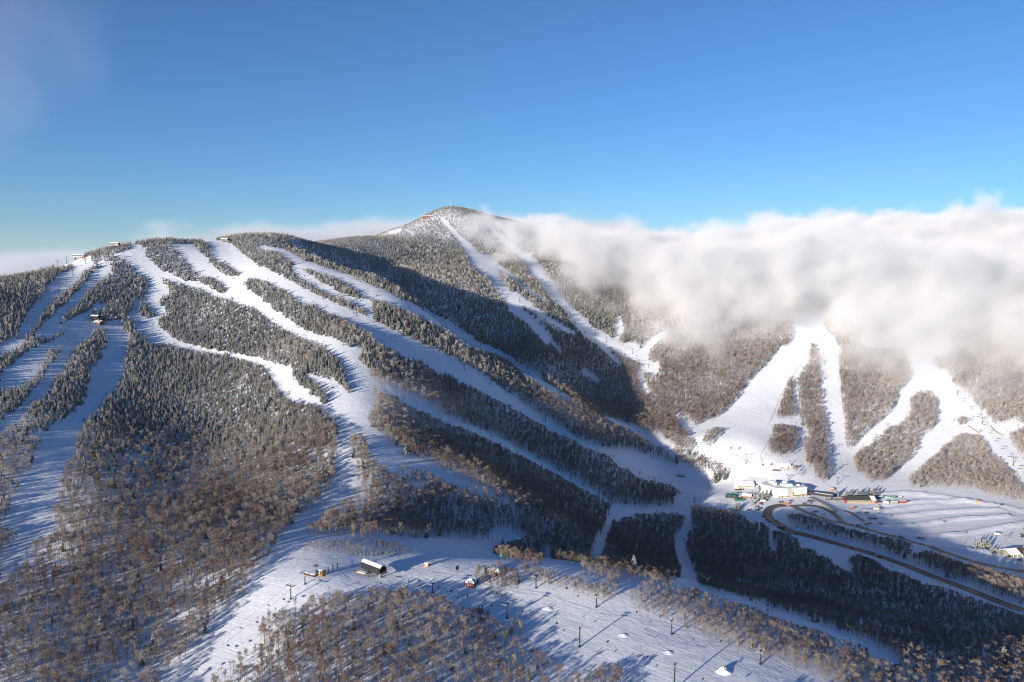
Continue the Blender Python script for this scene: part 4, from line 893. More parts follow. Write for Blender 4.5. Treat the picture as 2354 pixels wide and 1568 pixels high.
house("summit_lodge", "long reddish lodge just left of the cloudy summit", "lodge", PT('A2', 1580, 160), 34, 14, 6.5, 2.0, .05, MAT['red_wood'], MAT['roof_snow'])
p = at(*PT('A2', 1782, 92)); p = p or Vector((-190, 2540, 160)); t = thing("radio_mast", tuple(p), 0, "thin pale radio mast standing on the summit", "mast")
a = MB(); a.prism((0, 0, -2), (0, 0, 34), .45, .2, 6, caps=True); a.build("mast", MAT['white_wall'], t); a = MB(); a.prism((-2.5, 0, 20), (2.5, 0, 20), .3, .3, 4); a.prism((-2, 0, 27), (2, 0, 27), .25, .25, 4); a.build("antenna", MAT['steel_grey'], t)
house("shelter", "snow covered dark shelter half hidden behind bare trees above the bench", "shelter", P8(775, 190), 11, 7, 2.4, 1.2, -.35, MAT['dark_wood'], MAT['roof_snow'], door=False)

# ---- big cream lodge at the base
p, z = base_of(*P5(1580, 938), r=10); t = thing("base_lodge", (p.x, p.y, z), 0, "large cream many sided base lodge with flat snowy roof", "lodge")
poly = [(-14, 0), (-1.6, -1.5), (7.4, 3.5), (8.2, 2.2), (25.6, 5), (25, 20), (12, 22), (10, 31), (-19, 33), (-29, 21)]
HB = 12.2
a = MB(); a.extrude(poly, -3, HB); a.build("wall", MAT['white_wall'], t)
def scaled(pl, k):
    c = np.mean(np.array(pl), 0); return [tuple(c + (np.array(q) - c) * k) for q in pl]
a = MB(); a.extrude(scaled(poly, 1.03), HB, HB + .5); rf = a.build("roof", MAT['roof_snow'], t)
for (x, y, w_, d_, h_) in [(-13, 16, 4.5, 4, 3.2), (-13, 26, 7, 4.5, 2.6), (-3, 14, 5, 4, 2.4), (3.5, 12, 9, 7, 2.6), (2, 22, 5, 4, 3.0), (17, 13, 3, 2.5, 1.4)]:
    a = MB(); a.box((x, y, HB + .4 + h_ / 2), (w_, d_, h_)); v_ = a.build("rooftop_unit", MAT['white_wall'], rf); a = MB(); a.box((x, y, HB + .55 + h_), (w_ + .3, d_ + .3, .35), taper=.05); 
    o = a.build("roof_unit_snow", MAT['roof_snow'], rf)
a = MB()
for k in range(len(poly)):
    q0, q1 = np.array(poly[k]), np.array(poly[(k + 1) % len(poly)])
    if k in (0, 1, 3, 9):
        d_ = q1 - q0; nrm = np.array([d_[1], -d_[0]]); nrm = nrm / np.linalg.norm(nrm); yw = math.atan2(d_[1], d_[0]); md = (q0 + q1) / 2 + nrm * .03
        for z_ in (2.2, 4.4, 6.6, 8.8, 10.6): a.box((md[0], md[1], z_), (np.linalg.norm(d_), .08, .12), yw)
a.build("wall_seam", MAT['concrete'], t)
windows(t, [(7.9, 2.4, 4.5, 1.6, 6.0, 'y'), (-8, -.85, 1.4, 2.4, 1.8, 'y'), (-11.5, -.4, 1.2, 1.6, 2.0, 'y'), (14, 3.0, 1.2, 4.0, 1.8, 'y'), (20, 4.0, 1.2, 4.0, 1.8, 'y')], False)
a = MB(); a.box((16, 1.0, 3.4), (20, 4.6, .5), .16); a.box((-7, -2.0, 2.8), (12, 3.2, .45), -.12); a.build("canopy", MAT['tan_wall'], t)
for x in (8.5, 13, 18, 23, 27): a = MB(); a.prism((x, -.2 + (x - 8.5) * .16, -2), (x, -.2 + (x - 8.5) * .16, 3.2), .28, .28, 6); a.build("column", MAT['white_wall'], t)
# older half timbered wing on the left
p, z = base_of(*P5(990, 790), r=8); t = thing("half_timbered_lodge", (p.x, p.y, z), 0, "white half timbered lodge with a broad snowy roof left of the cream lodge", "lodge")
a = MB(); gable_wall(a, 22, 15, -2, 6.0, 3.2, -7, 6); gable_wall(a, 26, 20, -2, 6.5, 3.5, 12, 17); a.build("wall", MAT['white_wall'], t)
a = MB(); gable(a, 22, 15, 6.0, 3.2, .9, .5, cx=-7, cy=6); gable(a, 26, 20, 6.5, 3.5, .9, .5, cx=12, cy=17); a.build("roof", MAT['roof_snow'], t)
windows(t, [(-16 + 2.3 * k, -1.52, 4.0, 1.3, 1.5, 'y') for k in range(8)] + [(-14 + 4.2 * k, -1.52, 1.2, 1.6, 1.5, 'y') for k in range(4)] + [(-18.05, 2 + 3.4 * k, 4.2, 1.5, 1.6, 'x') for k in range(3)])
a = MB()
for k in range(9): a.box((-17.5 + 2.4 * k, -1.56, 3.2), (.25, .14, 5.6))
a.box((-7, -1.56, 2.6), (22, .16, .3)); a.build("timber_frame", MAT['dark_wood'], t)
a = MB(); a.box((-17, -4, .6), (12, 5, .35), .25); a.box((-17, -6.6, 1.5), (12, .15, .9), .25); a.build("terrace", MAT['dark_wood'], t)
house("entrance_annex", "dark glazed link building between the half timbered lodge and the cream lodge", "building", P5(1190, 815), 10, 8, 5, 1.5, .1, MAT['dark_wood'], MAT['roof_snow'])
# timber lodge up the slope
p, z = base_of(*P5(1500, 478), r=8); t = thing("timber_lodge", (p.x, p.y, z), 0, "brown timber lodge of several snowy roofed wings above the base", "lodge")
parts_ = [(0, 4, 20, 10, 4.2, 3.0), (-12, 12, 12, 8, 4.0, 2.2), (10, 14, 14, 9, 4.0, 2.2), (12, 3, 8, 7, 3.4, 1.6), (-10, -1, 9, 5, 2.6, 1.4)]
a = MB(); [gable_wall(a, L_, W2, -2.5, h_, r_, cx, cy_) for cx, cy_, L_, W2, h_, r_ in parts_]; a.build("wall", MAT['brown_wood'], t)
a = MB(); [gable(a, L_, W2, h_, r_, .8, .45, cx=cx, cy=cy_) for cx, cy_, L_, W2, h_, r_ in parts_]; a.build("roof", MAT['roof_snow'], t)
a = MB(); gable(a, 5, 5, 3.6, 1.8, .5, .3, cx=2.5, cy=-2.5); a.build("porch_roof", MAT['roof_snow'], t)
a = MB(); a.box((2.5, -2.5, .8), (4, 4, 5.0)); a.build("porch", MAT['tan_wall'], t)
windows(t, [(-8 + 2.6 * k, -1.04, 2.6, 1.5, 1.5, 'y') for k in range(3)] + [(6 + 2.2 * k, -1.04, 2.6, 1.2, 1.4, 'y') for k in range(2)] + [(-12, -3.54, 1.2, 1.4, 1.2, 'y')])
a = MB(); a.box((-11, -5.2, .2), (11, 3, .3)); a.box((-11, -6.7, .8), (11, .12, 1.0)); a.build("balcony", MAT['dark_wood'], t)
house("cabin", "small brown wooden cabin at the foot of trees right of the timber lodge", "cabin", P5(1897, 382), 6.5, 5, 3.2, 1.8, 1.4, MAT['brown_wood'], MAT['brown_wood'])
# green clad yard left of the lodge
p, z = base_of(*P5(760, 960), r=5); t = thing("tented_yard", (p.x, p.y, p.z), -.3, "dark fenced yard under a deep green tarpaulin beside the base", "tent")
a = MB(); a.box((-6, 8, 2), (14, 10, 1.6), taper=.25); a.build("tarpaulin", MAT['green_paint'], t); a = MB(); a.box((-2, 13, 3.6), (7, 3, .4)); a.build("ridge_cover", MAT['green_bright'], t)
a = MB()
for k in range(9): a.prism((-13 + 2.4 * k, 0, -.5), (-13 + 2.4 * k, 0, 2.1), .12, .12, 4)
a.box((-3.5, 0, 1.0), (20, .12, 1.7)); a.box((6.6, 5, 1.0), (.12, 10, 1.7)); a.box((-13.4, 5, 1.0), (.12, 10, 1.7)); a.build("fence_panel", MAT['dark_wood'], t)
def container(uv, L, yaw, m1, label, snow=True):
    p = at(*uv); t = thing("shipping_container", tuple(p), yaw, label, "container", "containers at the base")
    a = MB(); a.box((0, 0, 1.2), (L, 2.5, 2.6)); 
    for k in range(int(L / .8)): a.box((-L / 2 + .5 + k * .8, -1.27, 1.2), (.3, .08, 2.3))
    a.build("body", m1, t); a = MB()
    for y in (-.6, .6): a.box((L / 2 + .03, y, 1.2), (.08, 1.15, 2.4))
    a.build("door", m1, t)
    if snow: a = MB(); a.box((0, 0, 2.68), (L - .1, 2.4, .32), taper=.06); a.build("snow_cover", MAT['roof_snow'], t)
container(P5(812, 992), 11.5, -.03, MAT['green_paint'], "long green container in shade below the dark tented yard", False)
container(P6(718, 482), 7, -.5, MAT['steel_grey'], "grey box container right of the long low building")
container(P6(815, 484), 8.5, -.15, MAT['green_wall'], "pale green and white container left of the red one")
container(P6(918, 478), 9, .05, MAT['red_paint'], "red container with snow on top in the car park")
container(P6(640, 423), 9, 0, MAT['green_paint'], "green container behind the right end of the long low building")
container(P6(1810, 470), 3.2, .1, MAT['orange_wood'], "orange wooden booth standing alone among the snow banks of the car park", False)
house("ticket_house", "small brown house with snowy roof between the tented yard and the evergreens", "house", P5(930, 935), 11, 8, 3.0, 1.8, -.35, MAT['brown_wood'], MAT['roof_snow'])
# long low building with red ends
p, z = base_of(*P6(420, 482), r=10); t = thing("long_low_building", (p.x, p.y, z), -.02, "long low building with dark roof, red end walls and tan front", "building")
L_, W2 = 39, 12
a = MB(); gable_wall(a, L_ - 3, W2, -2, 5.0, 2.8, 0, 5); a.build("wall", MAT['green_wall'], t)
a = MB(); a.box((0, -1.1, .6), (L_ - 3, .3, 3.2)); a.build("lower_wall", MAT['tan_wall'], t)
for s_ in (-1, 1): a = MB(); gable_wall(a, 2.2, W2 + .8, -2, 5.2, 2.9, s_ * (L_ / 2 - .9), 5); a.build("end_wall", MAT['red_paint'], t)
a = MB(); gable(a, L_ - 6.5, W2, 5.2, 2.9, 1.0, .35, cx=-3.6, cy=5); a.build("roof", MAT['roof_dark'], t)
a = MB(); gable(a, 4.5, W2, 5.25, 2.95, 1.0, .45, cx=L_ / 2 - 3.6, cy=5); a.build("snowy_roof_end", MAT['roof_snow'], t)
windows(t, [(-14 + 4.5 * k, -1.05, 3.6, .9, .8, 'y') for k in range(7)], False)
# dark lift terminal and the covered footbridge between lodge and long building
p, z = base_of(*P5(2090, 925), r=6); t = thing("lift_terminal", (p.x, p.y, z), math.radians(-32), "big black lift terminal right of the cream lodge", "lift terminal")
a = MB(); gable_wall(a, 30, 8, 2.8, 5.4, 1.2); a.build("shell", MAT['black_panel'], t); a = MB(); gable(a, 30, 8, 5.5, 1.2, .5, .3); a.build("roof", MAT['roof_dark'], t)
for x in (-11, -3, 5, 12): a = MB(); a.box((x, 0, 1), (1, 4, 4.2)); a.build("leg", MAT['concrete'], t)
a = MB(); a.box((4, -3.6, 6.4), (22, 1.6, .3)); a.build("roof_edge_snow", MAT['roof_snow'], t)
def walkway(uvs, wd, hgt_, label):
    L = [at(*q) for q in uvs]; t = thing("footbridge", tuple(L[0]), 0, label, "footbridge"); o0 = L[0]
    a = MB(); b = MB(); c = MB()
    for p0, p1 in zip(L[:-1], L[1:]):
        q0 = np.array(p0 - o0) + (0, 0, hgt_); q1 = np.array(p1 - o0) + (0, 0, hgt_); d = unit(q1 - q0); nrm = np.array([-d[1], d[0], 0]) * wd / 2
        a.face([q0 - nrm, q1 - nrm, q1 + nrm, q0 + nrm]); a.face([q0 - nrm - (0, 0, .3), q0 + nrm - (0, 0, .3), q1 + nrm - (0, 0, .3), q1 - nrm - (0, 0, .3)])
        for s_ in (-1, 1):
            a.face([q0 + s_ * nrm - (0, 0, .3), q1 + s_ * nrm - (0, 0, .3), q1 + s_ * nrm, q0 + s_ * nrm])
            for z_ in (.55, 1.1): b.prism(q0 + s_ * nrm + (0, 0, z_), q1 + s_ * nrm + (0, 0, z_), .07, .07, 4)
            for k in np.linspace(0, 1, 6): q = q0 + (q1 - q0) * k + s_ * nrm; b.prism(q, q + (0, 0, 1.1), .06, .06, 4)
            for k in (.05, .95): q = q0 + (q1 - q0) * k + s_ * nrm * .8; c.prism(q - (0, 0, hgt_ + 2.5), q, .22, .22, 6)
    a.build("deck", MAT['concrete'], t); b.build("railing", MAT['steel_grey'], t); c.build("pillar", MAT['concrete'], t)
walkway([P5(1900, 965), P5(2010, 1010), P5(2120, 1065), P5(2230, 1125), P5(2345, 1190)], 4.5, 2.4, "grey footbridge with railings slanting down from the lodge to the car park")
walkway([P6(0, 470), P6(110, 470), P6(215, 470)], 3.5, 3.2, "raised snowy walkway joining the black terminal to the red ended building")
# house at the right edge
p, z = base_of(*PT('C4', 2290, 415), r=6); t = thing("roadside_inn", (p.x, p.y, z), -.05 + .25, "low building with half snowy, half dark roof at the right edge", "building")
a = MB(); gable_wall(a, 26, 12, -2, 4.0, 3.2, 6, 6); a.build("wall", MAT['green_wall'], t)
a = MB(); gable(a, 10, 12, 4.0, 3.2, 1.6, .4, cx=-3, cy=6); a.build("snowy_roof", MAT['roof_snow'], t); a = MB(); gable(a, 17, 12, 4.05, 3.25, 1.6, .3, cx=11, cy=6); a.build("dark_roof", MAT['roof_dark'], t)
for x in (-7, -2, 4, 10): a = MB(); a.box((x, -2.2, 1), (.5, .5, 5)); a.build("porch_post", MAT['white_wall'], t)
windows(t, [(-3 + 3.4 * k, -.04, 2.2, 1.6, 1.5, 'y') for k in range(6)])
# metal frame feature on the lower central run
p = at(*PT('B3', 1550, 1165)); t = thing("loading_frame", tuple(p), -.25, "dark metal frame standing in the shaded snow of the lower central run", "frame")
a = MB(); a.box((0, -2.4, 1.4), (13, .3, 1.6), taper=.0); a.box((0, 2.2, 2.4), (11, .3, .5)); a.build("side_panel", MAT['steel_dark'], t)
a = MB()
for x in (-5.5, 0, 5.5): a.prism((x, -2.4, -.5), (x, 2.2, 2.4), .14, .14, 4); a.prism((x, 2.2, -.5), (x, 2.2, 2.6), .14, .14, 4)
a.build("strut", MAT['steel_grey'], t)

# ================================================================== signs, poles, pads, nets
def padded_post(uv, h, label, group="padded posts along the bench", m1=None):
    p = at(*uv); t = thing("padded_post", tuple(p), 0, label, "post", group)
    a = MB(); a.prism((0, 0, -.4), (0, 0, h), .09, .07, 6, caps=True); a.build("pipe", MAT['steel_grey'], t)
    a = MB(); a.prism((0, 0, .1), (0, 0, h * .72), .3, .3, 8, caps=True); a.build("padding", m1 or MAT['steel_dark'], t)
for x, y, h, lb in [(480, 498, 4.6, "thin padded post, nearest the orange operator hut"), (533, 482, 5.6, "dark padded post, second to the right of the orange operator hut"), (586, 460, 5.4, "tall padded post, third to the right of the orange operator hut"),
                    (758, 412, 3.4, "short padded post behind the left end of the barrel roofed terminal"), (952, 555, 1.6, "short dark post in front of the ramp deck"), (1096, 640, 2.2, "brown padded post below the barrel roofed terminal"),
                    (1322, 567, 2.2, "padded post right of the barrel roofed terminal"), (1426, 612, 2.2, "padded post on the run near the tower above the knoll"), (1776, 700, 3.0, "leaning dark post just right of the lift tower above the knoll"), (2117, 795, 3.0, "dark post below the dark red hut")]:
    padded_post(P7(x, y), h, lb)
for x, y, lb in [(418, 1175, "dark padded post on the run below the dark red hut, lower one"), (488, 1005, "small dark post below the small clump, left one"), (562, 1030, "small dark post below the small clump, right one")]: padded_post(P8(x, y), 2.4, lb, "dark posts near the small clump")
def board_sign(uv, w_, h_, top, yaw, m1, label):
    p = at(*uv); t = thing("trail_sign", tuple(p), yaw, label, "sign")
    for s_ in (-1, 1): a = MB(); a.prism((s_ * w_ / 2, 0, -.5), (s_ * w_ / 2, 0, top + (.4 if s_ > 0 else 0)), .14, .14, 6, caps=True); a.build("post", MAT['steel_dark'], t)
    a = MB(); a.box((0, -.1, top - h_ / 2), (w_ + .2, .12, h_)); a.build("board", m1, t)
board_sign(P7(1998, 500), 2.6, 2.6, 4.4, .9, MAT['green_paint'], "dark green board sign on two posts on the sunny bench")
board_sign(P7(565, 345), 1.5, 1.3, 2.4, .2, MAT['green_bright'], "bright green sign at the edge of the low shrubs")
board_sign(P8(556, 495), 1.3, 1.7, 3.6, .2, MAT['green_bright'], "light green sign at the corner of the upper clump")
def net(uvs, label, h=1.3):
    L = [at(*q) for q in uvs]; L = resample([(p.x, p.y) for p in L if p is not None], 3.0); x0, y0 = L[0]; z0 = float(H(x0, y0))
    t = thing("safety_fence", (x0, y0, z0), 0, label, "fence", "red safety nets")
    a = MB(); b = MB()
    for k, (q0, q1) in enumerate(zip(L[:-1], L[1:])):
        za, zb = float(H(*q0)) - z0, float(H(*q1)) - z0
        a.face([(q0[0] - x0, q0[1] - y0, za + .05), (q1[0] - x0, q1[1] - y0, zb + .05), (q1[0] - x0, q1[1] - y0, zb + h), (q0[0] - x0, q0[1] - y0, za + h)])
        b.prism((q0[0] - x0, q0[1] - y0, za - .3), (q0[0] - x0, q0[1] - y0, za + h + .1), .04, .04, 4)
    a.build("netting", MAT['net'], t); b.build("pole", MAT['red_paint'], t)
net([P5(705, 250), P5(800, 300), P5(900, 355), P5(985, 415)], "straight red net on the sunlit run crossing the gondola tower's foot")
net([P5(1185, 385), P5(1140, 340), P5(1145, 260), P5(1200, 190), P5(1240, 110), P5(1290, 0)], "curved red net at the left edge of the trees above the timber lodge")
net(T('B4', [(0, 690), (50, 590), (100, 450), (170, 330), (240, 240)]), "long red net along the left side of the small sunlit grove")
net(T('B4', [(240, 225), (300, 150), (345, 60), (380, 0)]), "red net climbing beside the tallest narrow grove")
def wooden_fence(uvs, label, h=2.0):
    L = [at(*q) for q in uvs]; L = resample([(p.x, p.y) for p in L], 2.5); x0, y0 = L[0]; z0 = float(H(x0, y0)); t = thing("wooden_fence", (x0, y0, z0), 0, label, "fence")
    a = MB(); b = MB()
    for q0, q1 in zip(L[:-1], L[1:]):
        za, zb = float(H(*q0)) - z0, float(H(*q1)) - z0
        for k in range(4):
            e = h * (k + .5) / 4; a.face([(q0[0] - x0, q0[1] - y0, za + e - .2), (q1[0] - x0, q1[1] - y0, zb + e - .2), (q1[0] - x0, q1[1] - y0, zb + e + .2), (q0[0] - x0, q0[1] - y0, za + e + .2)])
        b.prism((q0[0] - x0, q0[1] - y0, za - .3), (q0[0] - x0, q0[1] - y0, za + h + .1), .1, .1, 4)
    a.build("planks", MAT['tan_wall'], t); b.build("post", MAT['brown_wood'], t)
wooden_fence(T('B4', [(1835, 705), (1890, 735), (1930, 770)]), "short tan plank fence above the big grove at right")
wooden_fence(T('B4', [(2040, 700), (2080, 745), (2120, 775), (2165, 795)]), "long tan plank fence at the edge of the far right run")
def light_pole(uv, h, label, lamp=True):
    p = at(*uv); t = thing("light_pole", tuple(p), 0, label, "light pole"); a = MB(); a.prism((0, 0, -.5), (0, 0, h), .18, .12, 6, caps=True); a.build("pole", MAT['concrete'], t)
    a = MB(); a.box((.5, 0, h), (1.4, .3, .22)); a.box((-.4, 0, h - .5), (.5, .3, .4)); a.build("lamp_head", MAT['steel_grey'], t)
for tl, x, y, h, lb in [('C4', 380, 190, 12, "pale light pole among evergreens at the bend of the access road"), ('C4', 522, 300, 11, "thin light pole on the near verge of the access road, left"), ('C4', 990, 440, 10, "light pole at the verge near the dark car on the access road"),
                        ('C4', 1432, 365, 10, "wooden utility pole beside the upper road"), ('C4', 1520, 655, 9, "light pole on the near verge of the access road, further right"), ('C4', 160, 180, 8, "light pole beside the red truck"), ('C4', 1792, 300, 9, "pole at the front edge of the car park"), ('C4', 1945, 415, 7, "pole in the snow left of the inn")]:
    light_pole(PT(tl, x, y), h, lb)
def brush_rack(uv, label):
    p = at(*uv); t = thing("lot_marker", tuple(p), -.9, label, "marker", "brown slatted markers on the snow banks"); a = MB()
    for k in range(9): a.prism((-2 + k * .5, 0, -.3), (-2 + k * .5 + random.uniform(-.2, .2), random.uniform(-.2, .2), 2.2), .09, .07, 4)
    a.build("slats", MAT['brown_wood'], t); a = MB(); a.box((0, 0, 1.4), (4.2, .12, .18)); a.box((0, 0, .6), (4.2, .12, .18)); a.build("rail", MAT['dark_wood'], t)
for x, y, lb in [(645, 515, "brown slatted marker right of the white trailer"), (780, 640, "brown slatted marker on the second snow bank"), (1412, 705, "brown slatted marker on the third snow bank"), (1665, 835, "brown slatted marker on the nearest snow bank")]: brush_rack(P6(x, y), lb)
for k in range(6):
    for j, (y0, sl) in enumerate([(985, 8), (1062, 3)]):
        p = at(*P5(458 + 33 * k, y0 + sl * k)); t = thing("queue_post", tuple(p), 0, ["dark queue post in the upper row left of the base", "dark queue post in the lower row left of the base"][j], "post", ["upper row of queue posts", "lower row of queue posts"][j])
        a = MB(); a.prism((0, 0, -.3), (0, 0, 2.3), .16, .12, 6, caps=True); a.build("post", MAT['steel_dark'], t); a = MB(); a.box((0, 0, 1.9), (.5, .12, .6)); a.build("plate", MAT['steel_dark'], t)
# snow mounds pushed round the snow guns, with a red marker
def crater(uv, R_, h, label, red=True):
    p = at(*uv); t = thing("snow_mound", (p.x, p.y, p.z), 0, label, "snow mound"); a = MB(); K_ = 28; M_ = 9; i = 0
    for j in range(M_ + 1):
        r_ = R_ * (1 - j / M_)
        for k in range(K_):
            th = 2 * math.pi * k / K_; x, y = r_ * math.cos(th) * 1.3, r_ * math.sin(th); hh_ = h * smooth(1 - r_ / R_) * (1 + .25 * math.sin(3 * th + j)) + random.uniform(-.05, .05)
            a.v.append((x, y, float(H(p.x + x, p.y + y)) - p.z + hh_ - .12))
    for j in range(M_):
        for k in range(K_): k2 = (k + 1) % K_; a.f.append((j * K_ + k, j * K_ + k2, (j + 1) * K_ + k2, (j + 1) * K_ + k)); a.m.append(0)
    o = a.build("mound", MAT['snow'], t)
    if red: a = MB(); a.prism((0, -.5, h * .6), (0, -.5, h + 1.3), .1, .1, 5); a.box((0, -.5, h + .9), (.5, .12, .9)); a.build("marker", MAT['red_paint'], t)
crater(PT('C3', 1945, 1475), 4.2, 2.3, "pointed white snow mound with red marker on the foreground run")
crater(PT('C3', 330, 895), 3.6, .8, "low snow mound with a red marker on the upper foreground run")
crater(PT('C3', 1025, 1140), 3.4, .7, "low rough snow mound in the middle of the foreground run", False)
crater(PT('C3', 1440, 1300), 3.4, .7, "low rough snow mound right of the middle of the foreground run", False)

# ================================================================== vehicles
CP = {}
def car(uv, yaw, colour, label, snowy=False):
    p = at(*uv); key = colour
    if key not in CP:
        t = thing("parked_car", (0, 0, 0), 0, "x", "car")
        a = MB(); i = 0; prof = [(-2.2, .35), (-2.25, .85), (-2.1, 1.0), (2.0, .95), (2.25, .7), (2.2, .35)]
        for y in (-.9, .9): a.v += [(x, y, z_) for x, z_ in prof]
        n_ = 6; a.f += [tuple(range(n_))[::-1], tuple(range(n_, 2 * n_))]; a.m += [0, 0]
        for k in range(n_): k2 = (k + 1) % n_; a.f.append((k, k2, n_ + k2, n_ + k)); a.m.append(0)
        a.v = [tuple(q) for q in a.v]; a.box((-.35, 0, 1.53), (2.3, 1.5, .06)); a.build("body", MAT['car ' + colour], t)
        a = MB(); b_ = [(-1.9, -.82, 1.0), (1.1, -.82, 1.0), (1.1, .82, 1.0), (-1.9, .82, 1.0)]; c_ = [(-1.5, -.72, 1.5), (.6, -.72, 1.5), (.6, .72, 1.5), (-1.5, .72, 1.5)]
        for k in range(4): a.face([b_[k], b_[(k + 1) % 4], c_[(k + 1) % 4], c_[k]])
        a.build("window", MAT['glass'], t)
        for x in (-1.4, 1.4):
            for y in (-.85, .85): a = MB(); a.prism((x, y - .12, .34), (x, y + .12, .34), .34, .34, 12, caps=True); a.build("wheel", MAT['rubber'], t)
        for y in (-.6, .6): a = MB(); a.box((2.24, y, .72), (.06, .35, .16)); a.build("headlight", MAT['car silver'], t)
        CP[key] = t
    else: t = copy_tree(CP[key])
    t.location = (p.x, p.y, p.z + .22); t.rotation_euler = (0, 0, yaw); t.scale = (1.08,) * 3; tag(t, label, "car")
    return t
for (f_, x, y, yw, c, lb) in [
  (P6,660,474,.1,'black',"black car parked behind the right end of the long low building"),(P6,898,418,-.6,'dark red',"dark red car parked alone at the back of the car park"),(P6,988,463,0,'dark green',"dark car right of the red container"),
  (P6,402,603,-.2,'silver',"silver car parked near the lot entrance, left of the dark one"),(P6,490,604,-.1,'black',"black car parked beside the silver one near the lot entrance"),
  (P6,538,671,0,'black',"black car at the left end of the pair on the second row"),(P6,592,672,0,'dark blue',"dark blue car at the right end of the pair on the second row"),
  (P6,492,735,-.5,'red',"bright red car on the front row of the car park"),(P6,535,727,-.1,'dark blue',"dark blue car beside the bright red car"),(P6,655,728,0,'dark green',"dark green car right of the red and blue pair"),
  (P6,1120,901,0,'black',"black car beside the nearest long snow bank"),(P6,1168,903,0,'silver',"silver car behind the black one at the nearest snow bank"),(P6,2088,508,.1,'grey',"grey car alone on the far right of the car park"),
  (P6,1998,1081,0,'dark green',"dark car in front of the bushes left of the inn"),(P6,2192,1120,-.1,'black',"black car parked at the porch of the inn, left"),(P6,2245,1109,0,'grey',"grey car parked at the porch of the inn, right"),
  (P6,2305,1163,0,'black',"black car on the road in front of the inn"),(P6,2318,868,.4,'silver',"silver car behind the inn near the right edge"),(P6,2340,884,.2,'dark blue',"dark blue car behind the inn near the right edge"),
  (P5,1192,1243,-.1,'dark blue',"dark blue car in the shaded roadside row, topmost of the lower group"),(P5,1255,1300,-.2,'black',"black car in the middle of the shaded roadside lower group"),(P5,1290,1326,-.2,'grey',"grey car at the lower end of the shaded roadside row"),
  (P5,1090,1153,-.2,'dark green',"dark green car in the shaded roadside upper group"),(P5,1132,1122,-.2,'black',"black car in the shaded roadside upper group"),(P5,1085,1096,-.1,'grey',"grey car at the top of the shaded roadside upper group"),
  (P5,965,1150,-.2,'black',"black car parked by the small bushes left of the roadside row"),(P5,1150,1040,-.1,'red',"red car parked below the pale trailer"),(P5,1130,1068,-.1,'white',"white car parked below the red one"),
  (P5,1615,1003,0,'red',"dark red car parked just in front of the cream lodge"),(P5,1905,1003,0,'black',"black car left of the footbridge, upper row"),(P5,1958,1010,0,'dark red',"dark red car beside the footbridge, upper row"),
  (P5,1828,1046,0,'grey',"grey car on the drop off snow field, left"),(P5,1900,1046,0,'silver',"silver car on the drop off snow field, right"),(P5,2015,1172,0,'black',"black car on the snowy island of the loop"),
  (P5,1465,1024,0,'dark blue',"dark blue car at the wall before the cream lodge"),(P5,1392,1306,-.7,'white',"white car driving round the bend of the access road")]:
    car(f_(x, y), yw, c, lb)
for x, y, lb in [(770, 345, "dark car driving on the access road, left one of two"), (1030, 423, "dark car driving on the access road, right one of two"), (262, 212, "dark car parked on the verge below the bend")]: car(PT('C4', x, y), -.6, 'black', lb)
def truck(uv, yaw, m1, label, L=7.5, boxm=None, crane=False, name="truck", cat="truck"):
    p = at(*uv); t = thing(name, (p.x, p.y, p.z + .25), yaw, label, cat)
    a = MB(); a.box((L * .36, 0, 1.5), (L * .26, 2.3, 2.0), taper=.06); a.build("cab", m1, t); a = MB(); a.box((L * .495, 0, 1.9), (.08, 2.0, .8)); a.box((L * .36, 0, 1.95), (L * .16, 2.34, .6)); a.build("window", MAT['glass'], t)
    a = MB(); a.box((-L * .12, 0, 1.6 if boxm else 1.2), (L * .66, 2.4, 2.2 if boxm else 1.1)); a.build("bed", boxm or m1, t)
    for x in (-L * .33, -L * .15, L * .33):
        for y in (-1.05, 1.05): a = MB(); a.prism((x, y - .18, .45), (x, y + .18, .45), .48, .48, 12, caps=True); a.build("wheel", MAT['rubber'], t)
    if crane: a = MB(); a.prism((-1, 0, 1.6), (2.2, 0, 5.6), .22, .16, 6, caps=True); a.build("boom", MAT['white_wall'], t)
    return t
truck(P5(1535, 1058), .05, MAT['orange'], "orange plough truck in front of the cream lodge", 8)
truck(P5(1468, 1425), -.75, MAT['red_paint'], "red truck with a white boom on the access road", 8, None, True)
truck(P6(318, 548), 0, MAT['orange'], "small orange snow machine in front of the long low building", 5)
truck(P6(2033, 862), 0, MAT['white_wall'], "white camper van left of the inn", 6.5, MAT['white_wall'], name="camper_van", cat="camper van")
truck(P6(612, 562), .1, MAT['yellow'], "white box trailer truck with a yellow cab end below the long low building", 7.5, MAT['white_wall'])
truck(P5(1185, 1012), .1, MAT['white_wall'], "pale box trailer near the evergreens left of the cream lodge", 7, MAT['white_wall'], name="trailer", cat="trailer")
# snow tubing frame with dark green rim
p = at(*P6(765, 405)); t = thing("covered_pool_frame", tuple(p), -.75, "dark green rimmed rectangle filled with snow behind the car park", "frame")
a = MB()
for s_ in (-1, 1): a.box((0, s_ * 3.2, 1.0), (16, .4, 1.4)); a.box((s_ * 8, 0, 1.0), (.4, 6.8, 1.4))
a.build("rim", MAT['green_paint'], t); a = MB(); a.box((0, 0, .9), (15.5, 6.0, 1.2)); a.build("snow_fill", MAT['roof_snow'], t)

